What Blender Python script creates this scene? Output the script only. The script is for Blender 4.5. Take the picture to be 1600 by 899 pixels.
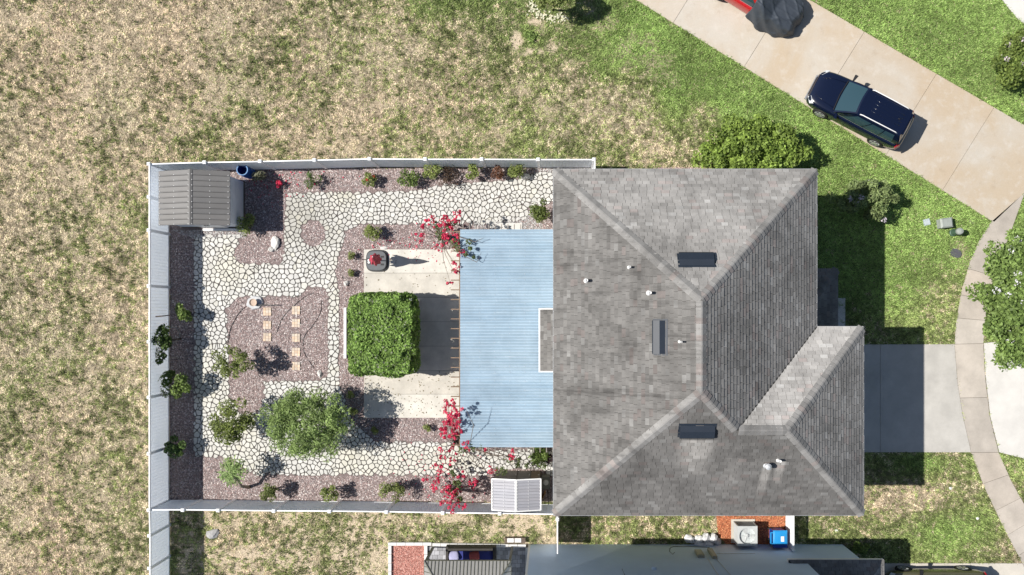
import bpy, bmesh, math, random
import numpy as np
from mathutils import Vector, Matrix
for o in list(bpy.data.objects): bpy.data.objects.remove(o)
scene = bpy.context.scene
COL = scene.collection
random.seed(7)
RNG = np.random.default_rng(11)
R = math.radians

# ---------------------------------------------------------------- camera, sky, sun, exposure
CAM_H, FPX, NX, NY = 36.6, 1208.0, 865.0, 490.0        # drone height, focal length and nadir in 1600 px units
cam = bpy.data.cameras.new('camera'); camo = bpy.data.objects.new('camera', cam); COL.objects.link(camo)
camo.location = (0, 0, CAM_H); camo.rotation_euler = (0, 0, 0)
cam.sensor_fit = 'HORIZONTAL'; cam.sensor_width = 36.0; cam.lens = 36.0*FPX/1600
cam.shift_x = -(NX-800)/1600; cam.shift_y = (NY-449.5)/1600
cam.clip_start = 0.5; cam.clip_end = 1000
scene.camera = camo

world = bpy.data.worlds.new('World'); scene.world = world; world.use_nodes = True
wn = world.node_tree; wn.nodes.clear()
sky = wn.nodes.new('ShaderNodeTexSky'); sky.sky_type = 'NISHITA'; sky.sun_disc = False
bg = wn.nodes.new('ShaderNodeBackground'); wo = wn.nodes.new('ShaderNodeOutputWorld')
wn.links.new(sky.outputs[0], bg.inputs[0]); wn.links.new(bg.outputs[0], wo.inputs[0])
bg.inputs[1].default_value = 0.066
SH = Vector((0.877, -0.022, -1.0))                       # where a shadow falls per metre of height
elev = math.atan2(1, math.hypot(SH.x, SH.y))
sky.sun_elevation = elev; sky.sun_rotation = math.atan2(-SH.x, -SH.y)
sky.altitude = 10; sky.air_density = 1.0; sky.dust_density = 0.9; sky.ozone_density = 1.0
sun = bpy.data.lights.new('sun', 'SUN'); suno = bpy.data.objects.new('sun', sun); COL.objects.link(suno)
sun.energy = 5.0; sun.angle = R(0.53); sun.color = (1.0, 0.955, 0.89)
suno.rotation_euler = SH.to_track_quat('-Z', 'Y').to_euler(); suno.location = (-30, 0, 40)
vs = scene.view_settings
vs.view_transform = 'Standard'; vs.look = 'None'; vs.gamma = 1; vs.exposure = 0.42; vs.use_curve_mapping = False

# ---------------------------------------------------------------- helpers
def P(px, py, h=0.0):
    """plan position of a spot measured at picture scale 1600 that lies at height h"""
    k = (CAM_H-h)/FPX
    return ((px-NX)*k, (NY-py)*k, h)
def PP(pts, h=0.0): return [P(a, b, h)[:2] for a, b in pts]

def nt(name):
    m = bpy.data.materials.new(name); m.use_nodes = True
    t = m.node_tree; b = t.nodes['Principled BSDF']
    return m, t, b
def N(t, kind, **kw):
    n = t.nodes.new(kind)
    for k, v in kw.items():
        if k.startswith('i_'): n.inputs[int(k[2:]) if k[2:].isdigit() else k[2:]].default_value = v
        else: setattr(n, k, v)
    return n
def mixc(t, fac, a, b, mode='MIX'):
    m = N(t, 'ShaderNodeMix', data_type='RGBA', blend_type=mode)
    for i, x in ((0, fac), (6, a), (7, b)):
        if hasattr(x, 'links'): t.links.new(x, m.inputs[i])
        else: m.inputs[i].default_value = x if i == 0 else ((*x, 1) if len(x) == 3 else x)
    return m.outputs[2]
def noise(t, scale, detail=4, rough=.6, vec=None, dist=0):
    n = N(t, 'ShaderNodeTexNoise'); n.inputs['Scale'].default_value = scale
    n.inputs['Detail'].default_value = detail; n.inputs['Roughness'].default_value = rough
    n.inputs['Distortion'].default_value = dist
    if vec is None:
        g = N(t, 'ShaderNodeNewGeometry'); vec = g.outputs['Position']
    t.links.new(vec, n.inputs['Vector']); return n.outputs['Fac']
def ramp(t, fac, stops):
    r = N(t, 'ShaderNodeValToRGB'); e = r.color_ramp.elements
    while len(e) < len(stops): e.new(0.5)
    for el, (p, c) in zip(e, stops):
        el.position = p; el.color = (c, c, c, 1) if not hasattr(c, '__len__') else (*c, 1)
    t.links.new(fac, r.inputs[0]); return r.outputs[0]
def bump(t, b, h, strength=.4, dist=.02):
    n = N(t, 'ShaderNodeBump'); n.inputs['Strength'].default_value = strength; n.inputs['Distance'].default_value = dist
    t.links.new(h, n.inputs['Height']); t.links.new(n.outputs[0], b.inputs['Normal'])
def sc(c, k): return tuple(min(1, x*k) for x in c)
MATS = {}
def M(name, c, rough=.7, var=.25, scale=3.0, fine=40., bmp=.15, metal=0., attr=None, spec=.4, coat=0):
    """painted / cast / woven surface: base colour, broad wear, fine grain, fine relief"""
    if name in MATS: return MATS[name]
    m, t, b = nt(name); MATS[name] = m
    n1 = noise(t, scale, 5, .65); n2 = noise(t, fine, 3, .6)
    lo = ramp(t, n1, [(.3, 1-var), (.7, 1+0*var)])
    hi = ramp(t, n2, [(.3, 1-var*.6), (.75, 1.0)])
    if attr:
        a = N(t, 'ShaderNodeAttribute', attribute_name=attr); base = mixc(t, 1.0, a.outputs['Color'], c, 'MULTIPLY')
    else: base = mixc(t, 0.0, c, c)
    x = mixc(t, 1.0, base, lo, 'MULTIPLY'); x = mixc(t, 1.0, x, hi, 'MULTIPLY')
    t.links.new(x, b.inputs['Base Color']); b.inputs['Roughness'].default_value = rough
    b.inputs['Metallic'].default_value = metal; b.inputs['Specular IOR Level'].default_value = spec
    if coat: b.inputs['Coat Weight'].default_value = coat; b.inputs['Coat Roughness'].default_value = .05
    if bmp: bump(t, b, n2, bmp, .01)
    return m
def M_leaf(name, trans=.3, rough=.55):
    if name in MATS: return MATS[name]
    m, t, b = nt(name); MATS[name] = m
    a = N(t, 'ShaderNodeAttribute', attribute_name='col')
    t.links.new(a.outputs['Color'], b.inputs['Base Color']); b.inputs['Roughness'].default_value = rough
    b.inputs['Specular IOR Level'].default_value = .25
    tr = N(t, 'ShaderNodeBsdfTranslucent'); t.links.new(a.outputs['Color'], tr.inputs[0])
    mx = N(t, 'ShaderNodeMixShader'); mx.inputs[0].default_value = trans
    t.links.new(b.outputs[0], mx.inputs[1]); t.links.new(tr.outputs[0], mx.inputs[2])
    t.links.new(mx.outputs[0], t.nodes['Material Output'].inputs[0]); return m

def tag(o, label=None, cat=None, group=None, kind=None):
    if label: o['label'] = label
    if cat: o['category'] = cat
    if group: o['group'] = group
    if kind: o['kind'] = kind
    return o
def empty(name, loc, label=None, cat=None, group=None, rz=0):
    o = bpy.data.objects.new(name, None); COL.objects.link(o); o.location = loc; o.rotation_euler = (0, 0, rz)
    o.empty_display_size = .3
    return tag(o, label, cat, group)
def rootloc(o):
    while o.parent: o = o.parent
    return np.array(o.location)
def link_mesh(name, me, mat, parent=None):
    o = bpy.data.objects.new(name, me); COL.objects.link(o)
    if mat: me.materials.append(mat)
    if parent: o.parent = parent
    return o

class MB:
    def __init__(s): s.v = []; s.f = []; s.c = []; s.cur = None
    def add(s, vs, fs):
        k = len(s.v); s.v += [tuple(p) for p in vs]
        for f in fs: s.f.append(tuple(i+k for i in f)); s.c.append(s.cur)
        return s
    def box(s, x0, y0, z0, x1, y1, z1, mt=None):
        vs = [(x0,y0,z0),(x1,y0,z0),(x1,y1,z0),(x0,y1,z0),(x0,y0,z1),(x1,y0,z1),(x1,y1,z1),(x0,y1,z1)]
        if mt: vs = [tuple(mt @ Vector(p)) for p in vs]
        return s.add(vs, [(3,2,1,0),(4,5,6,7),(0,1,5,4),(1,2,6,5),(2,3,7,6),(3,0,4,7)])
    def bar(s, a, b, w, h, up=(0,0,1)):
        a = Vector(a); b = Vector(b); d = (b-a).normalized(); u = Vector(up)
        sd = d.cross(u)
        if sd.length < 1e-4: sd = d.cross(Vector((1,0,0)))
        sd.normalize(); u = sd.cross(d)
        vs = [p + sd*i*w/2 + u*j*h/2 for p in (a, b) for i, j in ((-1,-1),(1,-1),(1,1),(-1,1))]
        return s.add(vs, [(0,1,2,3),(7,6,5,4),(0,4,5,1),(1,5,6,2),(2,6,7,3),(3,7,4,0)])
    def prism(s, poly, z0, z1, inset=0.0):
        a = sum(poly[i-1][0]*poly[i][1]-poly[i][0]*poly[i-1][1] for i in range(len(poly)))
        if a < 0: poly = poly[::-1]
        n = len(poly)
        if inset:
            cx = sum(p[0] for p in poly)/n; cy = sum(p[1] for p in poly)/n
            top = []
            for p in poly:
                d = math.hypot(p[0]-cx, p[1]-cy) or 1; k = max(.2, 1-inset/d)
                top.append((cx+(p[0]-cx)*k, cy+(p[1]-cy)*k))
        else: top = poly
        vs = [(x, y, z0) for x, y in poly]+[(x, y, z1) for x, y in top]
        return s.add(vs, [tuple(range(n, 2*n))]+[(i, (i+1) % n, n+(i+1) % n, n+i) for i in range(n)])
    def sheet(s, poly, z):
        a = sum(poly[i-1][0]*poly[i][1]-poly[i][0]*poly[i-1][1] for i in range(len(poly)))
        if a < 0: poly = poly[::-1]
        return s.add([(x, y, z) for x, y in poly], [tuple(range(len(poly)))])
    def tube(s, pts, rad, n=8, cap=True):
        pts = [Vector(p) for p in pts]
        if not hasattr(rad, '__len__'): rad = [rad]*len(pts)
        vs = []; fs = []
        for i, p in enumerate(pts):
            d = (pts[min(i+1, len(pts)-1)]-pts[max(i-1, 0)]).normalized()
            a = d.cross(Vector((0,0,1)))
            if a.length < .05: a = d.cross(Vector((1,0,0)))
            a.normalize(); b = d.cross(a)
            for k in range(n):
                th = 2*math.pi*k/n; vs.append(p+(a*math.cos(th)+b*math.sin(th))*rad[i])
        for i in range(len(pts)-1):
            for k in range(n):
                fs.append((i*n+k, i*n+(k+1) % n, (i+1)*n+(k+1) % n, (i+1)*n+k))
        if cap: fs += [tuple(range(n))[::-1], tuple((len(pts)-1)*n+k for k in range(n))]
        return s.add(vs, fs)
    def lathe(s, prof, c=(0,0,0), n=20, sx=1, sy=1, cap=True):
        vs = []; fs = []
        for r, z in prof:
            for k in range(n):
                th = 2*math.pi*k/n; vs.append((c[0]+r*sx*math.cos(th), c[1]+r*sy*math.sin(th), c[2]+z))
        for i in range(len(prof)-1):
            for k in range(n): fs.append((i*n+k, i*n+(k+1) % n, (i+1)*n+(k+1) % n, (i+1)*n+k))
        if cap: fs += [tuple(range(n))[::-1], tuple((len(prof)-1)*n+k for k in range(n))]
        return s.add(vs, fs)
    def grid(s, fn, nu, nv):
        vs = [fn(i/nu, j/nv) for j in range(nv+1) for i in range(nu+1)]
        return s.add(vs, [(j*(nu+1)+i, j*(nu+1)+i+1, (j+1)*(nu+1)+i+1, (j+1)*(nu+1)+i) for j in range(nv) for i in range(nu)])
    def build(s, name, mat, parent=None, smooth=False, local=False, origin=None):
        me = bpy.data.meshes.new(name)
        v = np.array(s.v, dtype=float)
        if parent is not None:
            if not local: v = v-rootloc(parent)
            loc = (0,0,0)
        elif origin is not None: loc = origin; v = v-np.array(origin)
        else:
            loc = ((v[:,0].min()+v[:,0].max())/2, (v[:,1].min()+v[:,1].max())/2, v[:,2].min()); v = v-np.array(loc)
        me.from_pydata(v.tolist(), [], s.f); me.update()
        if any(c is not None for c in s.c):
            a = me.attributes.new('col', 'FLOAT_COLOR', 'FACE')
            a.data.foreach_set('color', np.array([(*(c or (1,1,1)), 1) for c in s.c], dtype=np.float32).ravel())
        if smooth: me.polygons.foreach_set('use_smooth', [True]*len(me.polygons))
        o = link_mesh(name, me, mat, parent); o.location = loc
        return o

def np_mesh(name, verts, faces, cols, mat, parent=None, origin=None):
    """verts (n,3), faces (m,k) with one k, cols (m,3)"""
    me = bpy.data.meshes.new(name); n, (m, k) = len(verts), faces.shape
    v = np.asarray(verts, dtype=np.float64)
    off = rootloc(parent) if parent is not None else np.array(origin if origin is not None else (0, 0, 0), dtype=float)
    v = (v-off).astype(np.float32)
    me.vertices.add(n); me.vertices.foreach_set('co', v.ravel())
    me.loops.add(m*k); me.loops.foreach_set('vertex_index', faces.astype(np.int32).ravel())
    me.polygons.add(m); me.polygons.foreach_set('loop_start', np.arange(0, m*k, k, dtype=np.int32))
    me.update(calc_edges=True)
    a = me.attributes.new('col', 'FLOAT_COLOR', 'FACE')
    a.data.foreach_set('color', np.concatenate([cols, np.ones((m, 1))], 1).astype(np.float32).ravel())
    o = link_mesh(name, me, mat, parent)
    if parent is None: o.location = tuple(off)
    return o

def inpoly(x, y, poly):
    x = np.asarray(x, dtype=float); y = np.asarray(y, dtype=float); r = np.zeros(x.shape, bool); n = len(poly)
    for i in range(n):
        x1, y1 = poly[i-1]; x2, y2 = poly[i]
        if y1 == y2: continue
        c = ((y1 > y) != (y2 > y)) & (x < (x2-x1)*(y-y1)/(y2-y1)+x1); r ^= c
    return r
def vnoise(x, y, s, seed):
    """smooth value noise 0..1 at wavelength s"""
    r = np.random.default_rng(seed); T = r.random((256, 256))
    u = np.asarray(x)/s+500; v = np.asarray(y)/s+500
    i = np.floor(u).astype(int); j = np.floor(v).astype(int); a = u-i; b = v-j
    a = a*a*(3-2*a); b = b*b*(3-2*b); i &= 255; j &= 255; i1 = (i+1) & 255; j1 = (j+1) & 255
    return (T[i,j]*(1-a)+T[i1,j]*a)*(1-b)+(T[i,j1]*(1-a)+T[i1,j1]*a)*b
def sstep(a, b, x): t = np.clip((x-a)/(b-a), 0, 1); return t*t*(3-2*t)
def clip_poly(poly, clipper):
    """convex clip of 2-D poly by convex counter-clockwise clipper"""
    out = poly
    for i in range(len(clipper)):
        ax, ay = clipper[i-1]; bx, by = clipper[i]; ins = out; out = []
        if not ins: return []
        side = lambda p: (bx-ax)*(p[1]-ay)-(by-ay)*(p[0]-ax)
        for j in range(len(ins)):
            p, q = ins[j-1], ins[j]; sp, sq = side(p), side(q)
            if sp >= 0: 
                if sq >= 0: out.append(q)
                else: t = sp/(sp-sq); out.append((p[0]+(q[0]-p[0])*t, p[1]+(q[1]-p[1])*t))
            elif sq >= 0:
                t = sp/(sp-sq); out.append((p[0]+(q[0]-p[0])*t, p[1]+(q[1]-p[1])*t)); out.append(q)
    return out
def ccw(p):
    return p if sum(p[i-1][0]*p[i][1]-p[i][0]*p[i-1][1] for i in range(len(p))) > 0 else p[::-1]
def parea(p): return abs(sum(p[i-1][0]*p[i][1]-p[i][0]*p[i-1][1] for i in range(len(p))))/2

# ---------------------------------------------------------------- materials
concrete = M('concrete', (.60,.56,.49), .85, .22, .9, 60, .2)
concrete_white = M('concrete_white', (.66,.64,.60), .85, .2, .8, 60, .2)
patio_mat = M('patio_concrete', (.74,.70,.62), .85, .30, 1.3, 50, .2, attr='col')
garage_mat = M('garage_concrete', (.52,.50,.46), .85, .26, .8, 60, .2)
drive_mat, t, b = nt('tan_concrete')
a = N(t, 'ShaderNodeAttribute', attribute_name='col')
n1 = noise(t, .22, 5, .65, dist=.5); n2 = noise(t, 1.6, 5, .7); n3 = noise(t, 50, 3, .6)
x = mixc(t, ramp(t, n1, [(.40, 0), (.62, 1)]), (.49,.40,.295), (.52,.47,.40)); x = mixc(t, ramp(t, n2, [(.52, 0), (.72, .55)]), x, (.60,.56,.50))
x = mixc(t, ramp(t, n2, [(.28, .35), (.42, 0)]), x, (.36,.28,.20)); x = mixc(t, 1.0, x, ramp(t, n3, [(.3, .86), (.7, 1.0)]), 'MULTIPLY'); x = mixc(t, 1.0, x, a.outputs['Color'], 'MULTIPLY')
t.links.new(x, b.inputs['Base Color']); b.inputs['Roughness'].default_value = .9; b.inputs['Specular IOR Level'].default_value = .3; bump(t, b, n3, .2, .01)
walk_mat = M('sidewalk_concrete', (.56,.50,.43), .85, .28, 1.0, 55, .2, attr='col')
vinyl = M('white_vinyl', (.88,.89,.90), .4, .04, 1.5, 8, .0)
def glow_through(m, c, k):
    t = m.node_tree; b = t.nodes['Principled BSDF']; tr = N(t, 'ShaderNodeBsdfTranslucent'); tr.inputs[0].default_value = (*c, 1)
    mx = N(t, 'ShaderNodeMixShader'); mx.inputs[0].default_value = k
    t.links.new(b.outputs[0], mx.inputs[1]); t.links.new(tr.outputs[0], mx.inputs[2]); t.links.new(mx.outputs[0], t.nodes['Material Output'].inputs[0])
panel_vinyl = M('thin_white_vinyl', (.88,.89,.90), .4, .04, 1.5, 8, .0); glow_through(panel_vinyl, (.90,.94,1.0), .48)
wall_blue = M('blue_grey_stucco', (.64,.76,.90), .9, .10, .8, 60, .3)
wall_cream = M('pale_stucco', (.55,.53,.48), .9, .10, .8, 60, .3)
white_paint = M('white_paint', (.78,.78,.77), .5, .08, 2, 30, .05)
dark_metal = M('dark_navy_metal', (.020,.028,.042), .5, .15, 3, 30, .05)
black_plastic = M('black_plastic', (.02,.02,.022), .5, .2, 5, 40, .1)
steel = M('galvanized_steel', (.62,.64,.66), .4, .2, 6, 40, .05, metal=.3)
wood_dark = M('weathered_brown_wood', (.17,.13,.10), .85, .35, 4, 60, .3)
wood_mid = M('brown_wood', (.30,.21,.14), .8, .35, 4, 60, .3)
wood_grey = M('grey_wood', (.30,.27,.24), .85, .35, 4, 60, .3)
bark = M('bark', (.20,.15,.11), .9, .4, 8, 60, .5)
leaf_mat = M_leaf('leaf', .38)
petal_mat = M_leaf('petal', .25, .6)
blade_mat = M_leaf('grass_blade', .15, .7)
glass = M('tinted_glass', (.025,.055,.07), .06, .0, 3, 30, 0, spec=.7)
window_mat = M('window_glass', (.04,.055,.07), .08, .0, 3, 30, 0, spec=.6)
rubber = M('tyre_rubber', (.018,.018,.018), .8, .2, 8, 50, .2)
alloy = M('alloy', (.60,.61,.63), .3, .1, 8, 50, 0, metal=.6)
# ---------------------------------------------------------------- ground plan (picture units, scale 1600, at ground level)
ENC = [(265,262),(930,262),(930,300),(870,300),(870,784),(265,784)]          # garden inside the fence
DRIVE = [(960,-22),(990,-2),(1548,345),(1553,347),(1602,300),(1640,262),(1640,219),(1258,-4),(1225,-25)]
WALK_L = [(1549,346),(1530,375),(1515,410),(1502,455),(1494,500),(1491,538),(1496,600),(1504,650),(1517,707),(1537,760),(1568,825),(1597,880),(1612,910)]
WALK_R = [(1601,301),(1580,360),(1562,405),(1548,450),(1541,490),(1536,536),(1539,590),(1546,650),(1560,707),(1580,752),(1610,806),(1645,862),(1660,895)]
GDRIVE = [(1262,538),(1491,538),(1496,600),(1504,650),(1517,707),(1262,707)]
APRON = [(1537,536),(1570,533),(1680,560),(1680,735),(1600,717),(1561,707),(1547,650),(1540,590)]
NDRIVE = [(1300,879),(1597,880),(1612,910),(1625,1010),(1300,1010)]
TOPWALK = [(1561,-5),(1588,28),(1604,41),(1680,90),(1680,-60),(1520,-60)]
MULCH_AC = [(1120,806),(1228,806),(1228,851),(1135,851),(1122,835)]
PATIO_N = [(607,846),(826,849),(826,1000),(607,1000)]
HOUSE_FOOT = [(865,285),(1245,285),(1245,470),(1300,470),(1300,775),(865,775)]
NEIGH_FOOT = [(826,851),(1316,851),(1316,1000),(826,1000)]
EXCL = [ENC, DRIVE, WALK_L+WALK_R[::-1], GDRIVE, APRON, NDRIVE, TOPWALK, MULCH_AC, PATIO_N, HOUSE_FOOT, NEIGH_FOOT]

def greenness(X, Y):
    """how much living grass grows at a spot (picture units)"""
    g = np.full(X.shape, .30)
    w = vnoise(X, Y, 130, 1)*.6+vnoise(X, Y, 55, 2)*.4
    g = .33+.42*(w-.5)+.34*(vnoise(X, Y, 300, 14)-.5)-.05*sstep(260, 160, X)
    g += .12*sstep(480,700,X)
    line = np.interp(X, [560, 680, 760, 900, 1000, 1080, 1180, 1270], [-60, 40, 95, 120, 150, 195, 262, 300])
    lawn = sstep(75, -60, Y-line+70*(w-.5)*2); g = np.maximum(g, lawn*(.72+.26*sstep(880, 1040, X)))
    g = np.where((X > 600) & (Y > 95) & (Y < 265) & (X < 1090), np.maximum(g, .34+.38*w), g)
    dry = np.exp(-(((X-960)/70)**2+((Y-190)/45)**2)); g = g*(1-.45*dry)
    r = sstep(1215, 1275, X)*(Y < 545); g = np.where(r > 0, np.maximum(g, r*(.97-.30*sstep(430, 530, Y)-.25*np.exp(-(((X-1480)/55)**2+((Y-455)/45)**2)))), g)
    above = (Y < (X-1258)*.585-4) & (X > 1255); g = np.where(above, 1.0, g)
    lowr = (X > 1235) & (Y > 700); g2 = .30+.62*w+.3*np.exp(-(((X-1470)/60)**2+((Y-830)/40)**2))+.35*np.exp(-(((X-1440)/60)**2+((Y-725)/20)**2))-.45*np.exp(-(((X-1410)/80)**2+((Y-775)/28)**2))
    g = np.where(lowr, np.clip(g2, .1, .9), g)
    sy = (Y > 785) & (X > 265) & (X < 1120); g = np.where(sy, .33+.26*w+.2*np.exp(-(((X-740)/80)**2+((Y-835)/18)**2)), g)
    tuftl = (X < 240) & (Y > 560); g = np.where(tuftl, g+.07, g)
    return np.clip(g, 0, 1)
def sandiness(X, Y):
    n = vnoise(X, Y, 11, 5)*.6+vnoise(X, Y, 5, 6)*.4
    s = np.zeros(X.shape)
    for (a, b, rx, ry, k) in ((808,62,12,22,1.15),(830,82,24,8,1.15),(836,34,18,9,.9),(845,50,8,13,.8),(866,75,20,12,.85),(800,40,9,10,.6)):
        s = np.maximum(s, k*np.exp(-(((X-a)/rx)**2+((Y-b)/ry)**2)))
    s = np.clip(1.25*s*sstep(.40, .62, n+.12*s), 0, 1)
    e = (Y > 795) & (X > 265) & (X < 870); s = np.where(e, np.maximum(s, .92*sstep(.30, .52, vnoise(X, Y, 30, 8)*.6+n*.4)), s)
    f = (X < 1060) & (Y < 250) | (X < 232); s = np.where(f, np.maximum(s, .55*sstep(.52, .70, vnoise(X, Y, 34, 9)*.5+n*.5)*(vnoise(X, Y, 240, 3) > .35)), s)
    s = np.maximum(s, .8*np.exp(-(((X-1500)/12)**2+((Y-393)/14)**2))+.5*np.exp(-(((X-1515)/14)**2+((Y-412)/9)**2)))
    s = np.maximum(s, .6*np.exp(-(((X-1460)/28)**2+((Y-452)/10)**2))*(n > .45))
    return np.clip(s, 0, 1)

# ---------------------------------------------------------------- ground sheet
def ground_sheet():
    kx = CAM_H/FPX
    xs = np.concatenate([[-400,-150,-70,-40], np.arange(-30, 30.01, .2), [40,70,150,400]])
    ys = np.concatenate([[-400,-150,-60,-30], np.arange(-18, 18.01, .2), [30,60,150,400]])
    X, Y = np.meshgrid(xs, ys); n = len(xs)
    px = X/kx+NX; py = NY-Y/kx
    z = .012*(vnoise(X, Y, 1.1, 31)-.5)-.016
    for e in EXCL:
        ins = inpoly(px, py, e); z = np.where(ins, -.03, z)
    v = np.stack([X.ravel(), Y.ravel(), z.ravel()], 1)
    i, j = np.meshgrid(np.arange(n-1), np.arange(len(ys)-1)); a = (j*n+i).ravel()
    f = np.stack([a, a+1, a+n+1, a+n], 1)
    o = np_mesh('ground', v, f, np.ones((len(f), 3)), None)
    at = o.data.attributes.new('green', 'FLOAT', 'POINT'); at.data.foreach_set('value', greenness(px, py).astype(np.float32).ravel())
    at = o.data.attributes.new('sand', 'FLOAT', 'POINT'); at.data.foreach_set('value', sandiness(px, py).astype(np.float32).ravel())
    o.data.polygons.foreach_set('use_smooth', [True]*len(o.data.polygons))
    m, t, b = nt('lawn_soil'); o.data.materials.append(m)
    g = N(t, 'ShaderNodeAttribute', attribute_name='green').outputs['Fac']; s = N(t, 'ShaderNodeAttribute', attribute_name='sand').outputs['Fac']
    n1 = noise(t, 2.2, 6, .7); n2 = noise(t, 6, 6, .8); n3 = noise(t, 30, 4, .75)
    dry = mixc(t, ramp(t, n2, [(.34, 0), (.66, 1)]), (.22,.17,.115), (.66,.54,.39))
    dry = mixc(t, ramp(t, n1, [(.4, 0), (.7, .5)]), dry, (.42,.34,.23))
    grn = mixc(t, ramp(t, n2, [(.3, 0), (.7, 1)]), (.10,.125,.04), (.22,.27,.09))
    ad = N(t, 'ShaderNodeMath', operation='ADD'); t.links.new(g, ad.inputs[0])
    mm = N(t, 'ShaderNodeMath', operation='MULTIPLY_ADD'); t.links.new(n2, mm.inputs[0]); mm.inputs[1].default_value = .9; mm.inputs[2].default_value = -.45
    t.links.new(mm.outputs[0], ad.inputs[1])
    x = mixc(t, ramp(t, ad.outputs[0], [(.32, 0), (.62, 1)]), dry, grn)
    sd = mixc(t, ramp(t, n3, [(.3, 0), (.7, 1)]), (.58,.46,.32), (.80,.68,.51))
    x = mixc(t, s, x, sd)
    x = mixc(t, 1.0, x, ramp(t, n3, [(.30, .42), (.62, 1.05)]), 'MULTIPLY')
    t.links.new(x, b.inputs['Base Color']); b.inputs['Roughness'].default_value = 1; b.inputs['Specular IOR Level'].default_value = .1
    bump(t, b, n3, .9, .04)
    tag(o, kind='structure'); return o
ground_sheet()

# ---------------------------------------------------------------- grass blades
def grass():
    n = 2600000
    px = RNG.uniform(-70, 1670, n); py = RNG.uniform(-70, 965, n)
    keep = np.ones(n, bool)
    for e in EXCL: keep &= ~inpoly(px+RNG.normal(0, 1.2, n), py+RNG.normal(0, 1.2, n), e)
    px, py = px[keep], py[keep]; n = len(px)
    g = greenness(px, py); s = sandiness(px, py)
    c = .32*vnoise(px, py, 9, 21)+.18*vnoise(px, py, 26, 22)+.50*vnoise(px, py, 4.5, 23)
    c = (c-.5)*1.7+.5
    wd = np.where((py > 785) & (px > 265) & (px < 1120), .16, .44); pg = sstep(-1, 1, (g-c+.30*(g-.5)*(g > .5)+.02)/wd)
    isg = RNG.random(n) < np.maximum(pg*.93, .04)
    dens = np.where(isg, .70+.30*g, .50)*(1-np.where((py > 785) & (px < 1120) & isg, .30, .96)*s)
    k = RNG.random(n) < dens; px, py, g, c, isg = px[k], py[k], g[k], c[k], isg[k]; n = len(px)
    kx = CAM_H/FPX; x = (px-NX)*kx; y = (NY-py)*kx
    th = RNG.uniform(0, 2*np.pi, n)+.5; L = np.where(isg, RNG.uniform(.035, .085, n), RNG.uniform(.045, .10, n))
    w = np.where(isg, RNG.uniform(.010, .020, n), RNG.uniform(.009, .018, n)); tuft = sstep(.55, .8, c); hz = np.where(isg, RNG.uniform(.03, .09, n)*(1+.8*sstep(.4, .1, c)), RNG.uniform(.008, .045, n))
    d = np.stack([np.cos(th), np.sin(th)], 1); pr = np.stack([-d[:,1], d[:,0]], 1)
    z0 = np.full(n, -.004)
    a = np.stack([x-pr[:,0]*w, y-pr[:,1]*w, z0+.2*hz], 1); b = np.stack([x+pr[:,0]*w, y+pr[:,1]*w, z0+.2*hz], 1)
    t = np.stack([x+d[:,0]*L, y+d[:,1]*L, z0+hz], 1)
    v = np.stack([a, b, t], 1).reshape(-1, 3); f = np.arange(3*n).reshape(-1, 3)
    u = RNG.random((n, 1)); big = vnoise(px, py, 60, 41)[:, None]
    lush = sstep(.55, .95, g)[:, None]
    gc = (1-u)*np.array([.145,.17,.06])+u*np.array([.40,.46,.18]); gl = (1-u)*np.array([.125,.21,.045])+u*np.array([.42,.58,.18])
    gc = gc*(1-lush)+gl*lush; gc *= .75+.5*big
    dc = (1-u)*np.array([.43,.34,.21])+u*np.array([.88,.76,.55]); dc = np.where(RNG.random((n, 1)) < .22, np.array([.26,.205,.13]), dc)
    col = np.where(isg[:, None], gc, dc)
    fn = .55*vnoise(px, py, 3.2, 71)+.45*vnoise(px, py, 6.5, 72); k_ = .50+1.0*sstep(.22, .78, fn)
    wild = (1-lush)[:, 0]; k_ = 1+(k_-1)*(.45+.55*wild)
    pk = vnoise(px, py, 90, 73)[:, None]; col = col*k_[:, None]*(1+(pk-.5)*np.array([.10,.0,.04])*np.where(isg[:, None], 0, 1))
    for nm, sel, lab, cat in (('green_grass', isg, 'short green grass growing over the lawns and in tufts across the field', 'grass'),
                              ('dry_grass', ~isg, 'straw coloured dry grass lying over the open field and worn lawn', 'grass')):
        m = int(sel.sum()); o = np_mesh(nm, v.reshape(-1, 3, 3)[sel].reshape(-1, 3), np.arange(3*m).reshape(-1, 3), col[sel], blade_mat)
        tag(o, lab, cat, kind='stuff')
grass()

# ---------------------------------------------------------------- driveways, sidewalk, patio
def structure(name, mb, mat): return tag(mb.build(name, mat), kind='structure')
def tint(lo=.85, hi=1.06, warm=.02):
    k = random.uniform(lo, hi); w = random.uniform(-warm, warm); return (k*(1+w), k, k*(1-w))
def shrink(poly, d):
    cx = sum(p[0] for p in poly)/len(poly); cy = sum(p[1] for p in poly)/len(poly); out = []
    poly = ccw(poly); n = len(poly)
    for i in range(n):
        a = Vector(poly[i-1]); b = Vector(poly[i]); c = Vector(poly[(i+1) % n])
        e1 = (b-a).normalized(); e2 = (c-b).normalized(); n1 = Vector((-e1.y, e1.x)); n2 = Vector((-e2.y, e2.x))
        m = (n1+n2); m = m/max(.3, m.length_squared/2) if m.length > 1e-3 else n1
        p = b+m*d; out.append((p.x, p.y))
    return out
def slab_row(parent, polys, mat, z0=-.04, z1=.03, gap=.008, nm='slab', lo=.88, hi=1.05):
    for q in polys:
        mb = MB(); mb.cur = tint(lo, hi); mb.prism(shrink(q, gap), z0, z1, 0)
        mb.build(nm, mat, parent)
joint = M('joint_dirt', (.13,.11,.085), .95, .3, 6, 60, .3)
def base_sheet(name, poly, z=-.012):
    return structure(name, MB().sheet(PP(poly), z), joint)
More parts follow.
